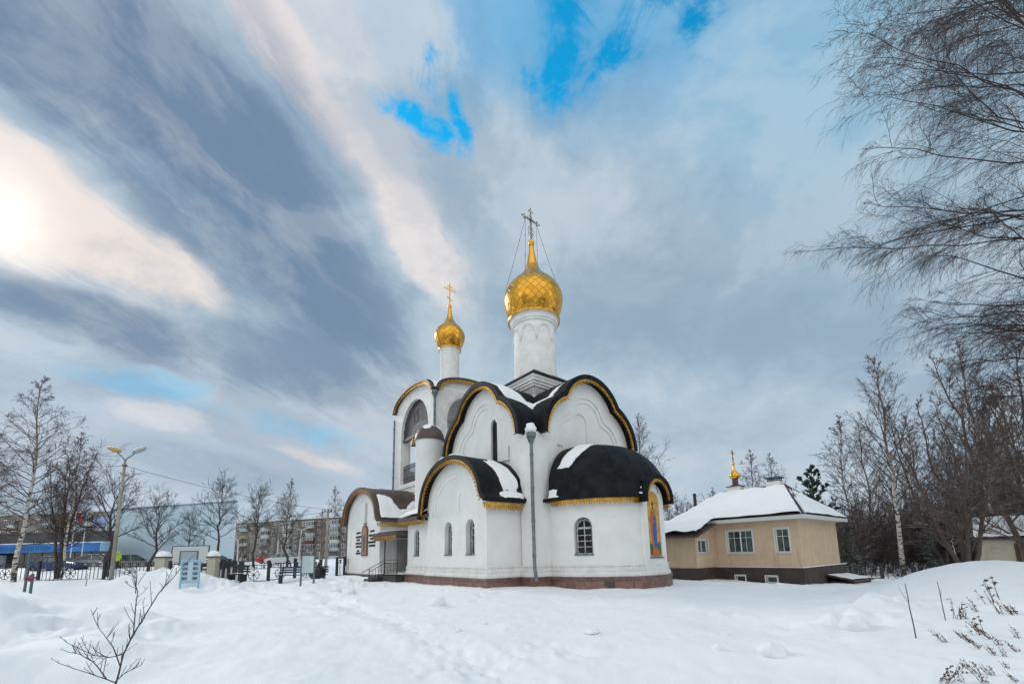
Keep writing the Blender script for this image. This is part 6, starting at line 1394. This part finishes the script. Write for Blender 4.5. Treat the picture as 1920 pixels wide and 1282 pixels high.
# behind the church and the house
tree(BS, 1187, 44, 'slender birch seen just right of the black gable edge, nearest the church', 1.0, .5); tree(BT, 1224, 46, 'tall birch between the church gable and the beige house', .92, 2.5)
tree(BS, 1345, 46, 'thin birch standing behind the wooden pole and house roof', .62, 1.4); tree(BS, 1428, 50, 'slim birch behind the house left of the chimney', .98, 2.2); tree(BS, 1470, 52, 'slim birch behind the house right of the chimney', .98, 3.1)
tree(MU, 1262, 44, 'low grey bare tree directly behind the apse icon gable', .65, .6); tree(MU, 1290, 48, 'low many stemmed bare tree behind the lean-to roof', .75, 2.6); tree(MU, 1495, 48, 'bushy bare tree behind the hipped roof end', .85, 1.9)
tree(('pine', 'pine_tree'), 1546, 40, 'dark green pine above the right end of the house roof', 1.45, .4, sz=1.4)
tree(BS, 1602, 38, 'pale thin birch immediately right of the beige house', 1.0, 1.0)
tree(BT, 1690, 34, 'tallest birch of the wood, with a high open crown, behind the low fence', 1.0, .2)
tree(BT, 1655, 42, 'birch with a pale straight trunk behind the tallest one', .8, 3.0)
tree(MS, 1808, 24, 'big forked dark tree with snow on its limbs beside the outbuilding', .80, .3)
tree(DN, 1838, 40, 'dark bare tree directly behind the forked tree', 1.05, 1.2); tree(DN, 1772, 33, 'dense bare tree left of the forked tree', 1.0, 2.0)
for k, (px, Y, s, kd) in enumerate(((1905, 32, 1.2, DN), (1940, 28, 1.15, MS), (1880, 38, 1.15, BT), (1825, 42, 1.1, DN), (1742, 43, .85, BT), (1866, 47, 1.3, MS), (1925, 44, 1.35, DN), (1640, 52, .8, DN), (1985, 36, 1.3, DN))):
    tree(kd, px, Y, 'snow flecked bare tree standing among others deep in the right wood', s, k*1.7, 'bare trees of the right wood')
for k, (px, Y, s, lab) in enumerate(((1748, 32.5, .42, 'small snowy spruce behind the right end of the low fence'), (1590, 33.5, .5, 'snow laden dark spruce tight behind the beige house corner'), (1620, 36, .36, 'lower snowy spruce behind the left panel of the low fence'), (1780, 35, .55, 'broad snowy spruce under the forked tree'), (1815, 42, .8, 'tall dark spruce behind the outbuilding roof'))):
    tree(('spruce', 'spruce_tree'), px, Y, lab, s, k*1.3, sz=s*1.05)
for k in range(22):
    rnd = random.Random(100+k); px = 1582+k*16+rnd.uniform(-6, 6); tree(('bush', 'bare_shrub'), px, 34+rnd.uniform(0, 8), 'snow dusted leafless shrub in the undergrowth behind the low fence', rnd.uniform(.8, 1.4), k*2.1, 'undergrowth shrubs of the right wood', cat='shrub')
for k, px in enumerate((1255, 1275, 1300, 1322)): tree(('bush', 'bare_shrub'), px, 42+k, 'leafless grey shrub behind the low end of the house', 1.1, k, 'shrubs behind the house', cat='shrub')
# far wood that reads as one mass
def far_wood():
    rng = np.random.default_rng(5); V, F = [], []; n = 1000
    az = np.radians(rng.uniform(17, 62, n)); d = rng.uniform(58, 90, n); S = np.stack([np.sin(az)*d, np.cos(az)*d, np.full(n, -1.0)], -1)
    k = 1100; H = rng.uniform(6, 11, n)*np.clip((np.degrees(az)-12)/34, .40, 1.0); D = unit(np.stack([rng.normal(0, .08, n), rng.normal(0, .08, n), np.ones(n)], -1)); P = curves(rng, S, D, H, 6, 0, .2); skin(P, np.full(n, .12), np.full(n, .02), 4, V, F)
    s, dd, l, r = children(rng, P, H, np.full(n, .08), 12, .15, 1, 42, .3); p = curves(rng, s, dd, l, 4, .2, .3); skin(p, np.full(len(l), .03), np.full(len(l), .012), 3, V, F)
    s, dd, l, r = children(rng, p, l, r, 4, .2, 1, 40, .5); p = curves(rng, s, dd, l, 3, 0, .3); skin(p, np.full(len(l), .014), np.full(len(l), .008), 3, V, F)
    o = mesh_np('far_wood', np.concatenate(V), np.concatenate(F), BARKS); o['kind'] = 'stuff'
    az = np.radians(rng.uniform(-62, 18, 500)); n = 500; V, F = [], []; d = rng.uniform(150, 210, n); S = np.stack([np.sin(az)*d, np.cos(az)*d, np.full(n, 0.5)], -1); H = rng.uniform(6, 11, n); P = curves(rng, S, unit(np.tile([0, 0, 1.0], (n, 1))), H, 5, 0, .3); skin(P, np.full(n, .2), np.full(n, .04), 4, V, F)
    s, dd, l, r = children(rng, P, H, np.full(n, .1), 14, .15, 1, 45, .4); p = curves(rng, s, dd, l, 4, .2, .3); skin(p, np.full(len(l), .06), np.full(len(l), .03), 3, V, F)
    o = mesh_np('far_treeline', np.concatenate(V), np.concatenate(F), TWIGB); o['kind'] = 'stuff'
far_wood()
def back_wood():
    rng = np.random.default_rng(9); n = 420; az = np.radians(rng.uniform(95, 265, n)); d = rng.uniform(34, 60, n); S = np.stack([np.sin(az)*d, np.cos(az)*d, np.full(n, -.5)], -1); V, F = [], []
    H = rng.uniform(9, 16, n); P = curves(rng, S, unit(np.tile([0, 0, 1.0], (n, 1))+rng.normal(0, .05, (n, 3))), H, 5, 0, .2); skin(P, np.full(n, .16), np.full(n, .03), 4, V, F)
    s_, dd, l, r = children(rng, P, H, np.full(n, .1), 22, .12, 1, 45, .32); p = curves(rng, s_, dd, l, 4, .1, .3); skin(p, np.full(len(l), .05), np.full(len(l), .02), 3, V, F)
    s_, dd, l, r = children(rng, p, l, r, 4, .2, 1, 40, .5); p = curves(rng, s_, dd, l, 3, 0, .3); skin(p, np.full(len(l), .03), np.full(len(l), .012), 3, V, F)
    o = mesh_np('wood', np.concatenate(V), np.concatenate(F), BARK); o['kind'] = 'stuff'
back_wood()
# ---- the near birch whose branches hang into the picture from the right
KINDS['near'] = dict(seed=31, H=21, r0=.24, n=86, t0=.18, Lmax=7.4, shape=lambda t: (.42+.72*min(1, t/.5))*(1-.25*t), a_lo=78, a_hi=36, g1=.0, per2=15, per3=12, per4=5, g3=-.75, tw=.0036, wob=.14, lr=.18, tmat=BIRCHM, cmat=TWIGN, f2=.42, f3=.55, az=(RAD(95), RAD(265)), a2=38)
tree(('near', 'birch_tree'), 0, 0, 'large near birch at the right whose hanging twigs fill the upper right corner', 1.0, 0.0, xy=(17.2, 10.8))
# ---- foreground sapling, canes and dry weeds poking out of the snow
def stems(name, paths, m, label, cat, group=None):
    b = MB(); 
    for p, r in paths: b.tube(p, np.linspace(r[0], r[1], len(p)), 6)
    return tag(b.build(name, m, None, smooth=True), label, cat, group)
def sapling(name, pts, Y, twigs, seed, label, r=(.0095, .003)):
    """pts: main stems as lists of picture points all standing at about depth Y"""
    rnd = random.Random(seed); rng = np.random.default_rng(seed); o = None; x0, y0, _ = at(*pts[0][0], Y); z0 = gz(x0, y0); o = empty(name, (x0, y0, z0), 0, label, 'sapling'); st = MB(); tw = MB()
    for k, L in enumerate(pts):
        P = [Vector(at(px, py, Y+.18*math.sin(i*1.3+k*2)*(i > 0))) for i, (px, py) in enumerate(L)]
        Q = []
        for a, b_ in zip(P, P[1:]):
            for s in range(4): q = a.lerp(b_, s/4); Q.append(q+Vector((noise.noise(q*3), 0, noise.noise(q*3+Vector((4, 0, 0)))))*.012)
        Q.append(P[-1]); off = Vector((x0, y0, z0)); Q = [q-off for q in Q]
        rr = r[0]*(1 if k == 0 else .62); st.tube(Q, np.linspace(rr, r[1] if k == 0 else r[1]*.8, len(Q)), 7)
        for i in range(2 if k else 6, len(Q)):
            for _ in range(2):
                if rnd.random() < twigs:
                    t = (Q[i]-Q[i-1]).normalized(); d = (t+Vector((rnd.uniform(-1.1, 1.1), rnd.uniform(-.9, .9), rnd.uniform(-.3, .8)))).normalized(); l = rnd.uniform(.06, .26)*(1.15-.5*i/len(Q)); a = Q[i]; c = [a, a+d*l*.5+Vector((0, 0, .01)), a+d*l+Vector((0, 0, .04))]; tw.tube(c, [.0032, .0026, .0017], 4)
                    for q in range(rnd.choice((0, 1, 2))): e = c[1].lerp(c[2], rnd.random()); tw.tube([e, e+Vector((rnd.uniform(-.05, .05), rnd.uniform(-.04, .04), rnd.uniform(.02, .08)))], [.003, .0018], 3)
                    tw.ball(c[2], .0045, 3)
    st.build('stem', BARK, o, smooth=True); tw.build('twig', BARK, o)
sapling('sapling', [[(212, 1300), (222, 1262), (232, 1225), (248, 1190), (270, 1155), (298, 1112), (322, 1086), (338, 1066)], [(250, 1188), (254, 1150), (258, 1110), (252, 1085), (246, 1064)], [(226, 1248), (212, 1212), (196, 1190), (184, 1174)], [(232, 1225), (206, 1232), (178, 1228), (142, 1212)], [(218, 1280), (200, 1272), (170, 1262), (126, 1248)], [(216, 1278), (234, 1262), (262, 1248)], [(200, 1272), (176, 1240), (150, 1225), (136, 1222)]], 4.6, .42, 3, 'leafless forked sapling with many small twigs in the left foreground snow')
sapling('sapling', [[(1726, 1232), (1716, 1190), (1706, 1140), (1697, 1094)]], 6.6, .06, 5, 'single dark bare cane left of the dry weeds', (.010, .005)); sapling('sapling', [[(1778, 1190), (1772, 1160), (1764, 1120), (1757, 1090)]], 8.2, .05, 6, 'thinner single cane just left of the dry leafy clump', (.009, .005))
sapling('sapling', [[(254, 1112), (256, 1090), (257, 1072), (256, 1060)], [(256, 1085), (246, 1074), (238, 1068)], [(258, 1095), (270, 1078), (278, 1070)]], 14, .25, 8, 'thin twiggy stem in front of the snow heap by the fence', (.014, .005))
sapling('sapling', [[(161, 1098), (163, 1086), (164, 1074)]], 24, .15, 9, 'short bare stick poking from the snow before the left fence', (.02, .01))
DRY = mat('dry_brown_leaves', (0.09, 0.04, 0.035), .9, fn=varied((0.06, 0.028, 0.026), (0.16, 0.08, 0.06), 9, bs=0))
def weed(seed, n, H, leaf, lean):
    rnd = random.Random(seed); st, lf = MB(), MB()
    for k in range(n):
        a = rnd.uniform(0, 6.28); s = rnd.uniform(.0, .10); h = H*rnd.uniform(.6, 1.1); p0 = Vector((math.cos(a)*s, math.sin(a)*s, -.1)); d = Vector((lean[0]+rnd.uniform(-.18, .18), lean[1]+rnd.uniform(-.18, .18), 1)); P = [p0+d*h*t+Vector((rnd.uniform(-.01, .01), 0, -.12*h*t*t)) for t in np.linspace(0, 1, 6)]; st.tube(P, np.linspace(.005, .0022, 6), 4)
        for i in range(3, 6):
            for _ in range(rnd.randint(0, 2)):
                q = P[i]+Vector((rnd.uniform(-.03, .03), rnd.uniform(-.03, .03), rnd.uniform(-.03, .02))); st.tube([P[i]-d*.05, q], [.0025, .0018], 3)
                if leaf > 0: 
                    L = leaf*rnd.uniform(.6, 1.3); e = Vector((rnd.uniform(-1, 1), rnd.uniform(-1, 1), rnd.uniform(-.9, .3))).normalized(); w = e.orthogonal().normalized()*L*.32; n_ = e.cross(w).normalized()*L*.12; b = lf.pts([q, q+e*L*.5+w+n_, q+e*L, q+e*L*.5-w+n_, q+e*L*.5]); lf.face((b, b+1, b+4)); lf.face((b+1, b+2, b+4)); lf.face((b+2, b+3, b+4)); lf.face((b+3, b, b+4))
                else: lf.ball(q, .011, 3, 1.3)
    return st, lf
WP = []
for k, (n, H, lf_, ln) in enumerate(((7, .62, .075, (-.25, 0)), (6, .42, 0, (-.45, .1)), (8, .5, .05, (-.3, .1)), (9, .5, 0, (-.6, .2)))):
    s_, l_ = weed(40+k, n, H, lf_, ln); WP.append((s_, l_))
WO = {}
def place_weed(k, px, py, Y, s, rz, label, group):
    s = s*Y/794/(.62, .42, .5, .5)[k]
    x, y, _ = at(px, py, Y); o = empty('dry_weed', (x, y, gz(x, y)-.02), rz, label, 'weed', group); o.scale = (s, s, s)
    if k not in WO: WO[k] = (WP[k][0].build('stem', DRY, o, fix=False), WP[k][1].build('foliage', DRY, o, fix=False))
    else:
        for p in WO[k]: c = p.copy(); COL.objects.link(c); c.parent = o
def onground(px, py):
    d = ray(px, py); lo = 2.0
    for Y in np.arange(3.0, 40, .1):
        p = np.array([0, 0, EYE])+d*(Y/d[1])
        if p[2] < gz(p[0], p[1]): return Y
    return 12
for k, px, py, s, lab in ((0, 1864, 1130, 62, 'tallest dry weed clump with dark curled leaves on the right snow bank'), (0, 1838, 1192, 46, 'dark leafed dry weed clump just below the tallest one'), (2, 1798, 1160, 52, 'spreading dry weed with loose leaves left of the tallest clump'), (3, 1762, 1275, 62, 'leaning grassy dry weed low near the left cane')):
    place_weed(k, px, py, onground(px, py), s, k*.7, lab, 'dry weeds on the right bank')
rw = random.Random(8)
for px, py in ((1815, 1160), (1835, 1148), (1880, 1150), (1905, 1152), (1912, 1150), (1810, 1196), (1826, 1206), (1850, 1190), (1868, 1200), (1880, 1212), (1845, 1220), (1870, 1226), (1915, 1200), (1918, 1226), (1808, 1284), (1852, 1284), (1868, 1268), (1895, 1262), (1915, 1282), (1840, 1262), (1890, 1236), (1780, 1205)):
    place_weed(rw.choice((1, 2, 3, 1)), px, py, onground(px, py), rw.uniform(22, 42), rw.uniform(-.6, .6), 'small dry weed stalk poking through the snow on the right bank', 'small dry weeds on the right bank')
def lump(px, py, r, seed, label, sq=.7):
    Y = onground(px, py); x, y, _ = at(px, py, Y); b = MB(); b.ball((0, 0, 0), r, 14, sq); 
    b.v = [tuple(Vector(p)*(1+.38*noise.noise(Vector(p)/r*1.1+Vector((seed, 0, 0)))+.22*noise.noise(Vector(p)/r*2.6+Vector((seed, 5, 0)))+.10*noise.noise(Vector(p)/r*6+Vector((seed, 9, 0))))) for p in b.v]; tag(b.build('snow_lump', SNOW, None, smooth=True, loc=(x, y, gz(x, y)+r*.15)), label, 'snow lump', 'snow lumps lying on the field')
for k, (px, py, r, lab, sq) in enumerate(((1450, 1228, .20, 'largest tilted slab of snow lying left of the canes', .8), (1604, 1180, .24, 'blocky snow lump on the ridge left of the canes', .7), (1347, 1219, .085, 'small round snowball left of the tilted slab', .9), (1110, 1186, .16, 'flattish broken snow clod below the apse', .4), (822, 1134, .27, 'rounded snow block lying below the annexe windows', .75), (655, 1112, .30, 'rough snow chunk beside the churned path', .6), (630, 1108, .26, 'smaller snow chunk left of the rough one by the path', .6), (1460, 1096, .18, 'low snow clod before the brown house plinth', .4), (860, 1184, .09, 'tiny snow crumb in the middle of the field', .6), (908, 1170, .08, 'tiny snow crumb farther towards the downpipe', .6))): lump(px, py, r, k*3.7, lab, sq)
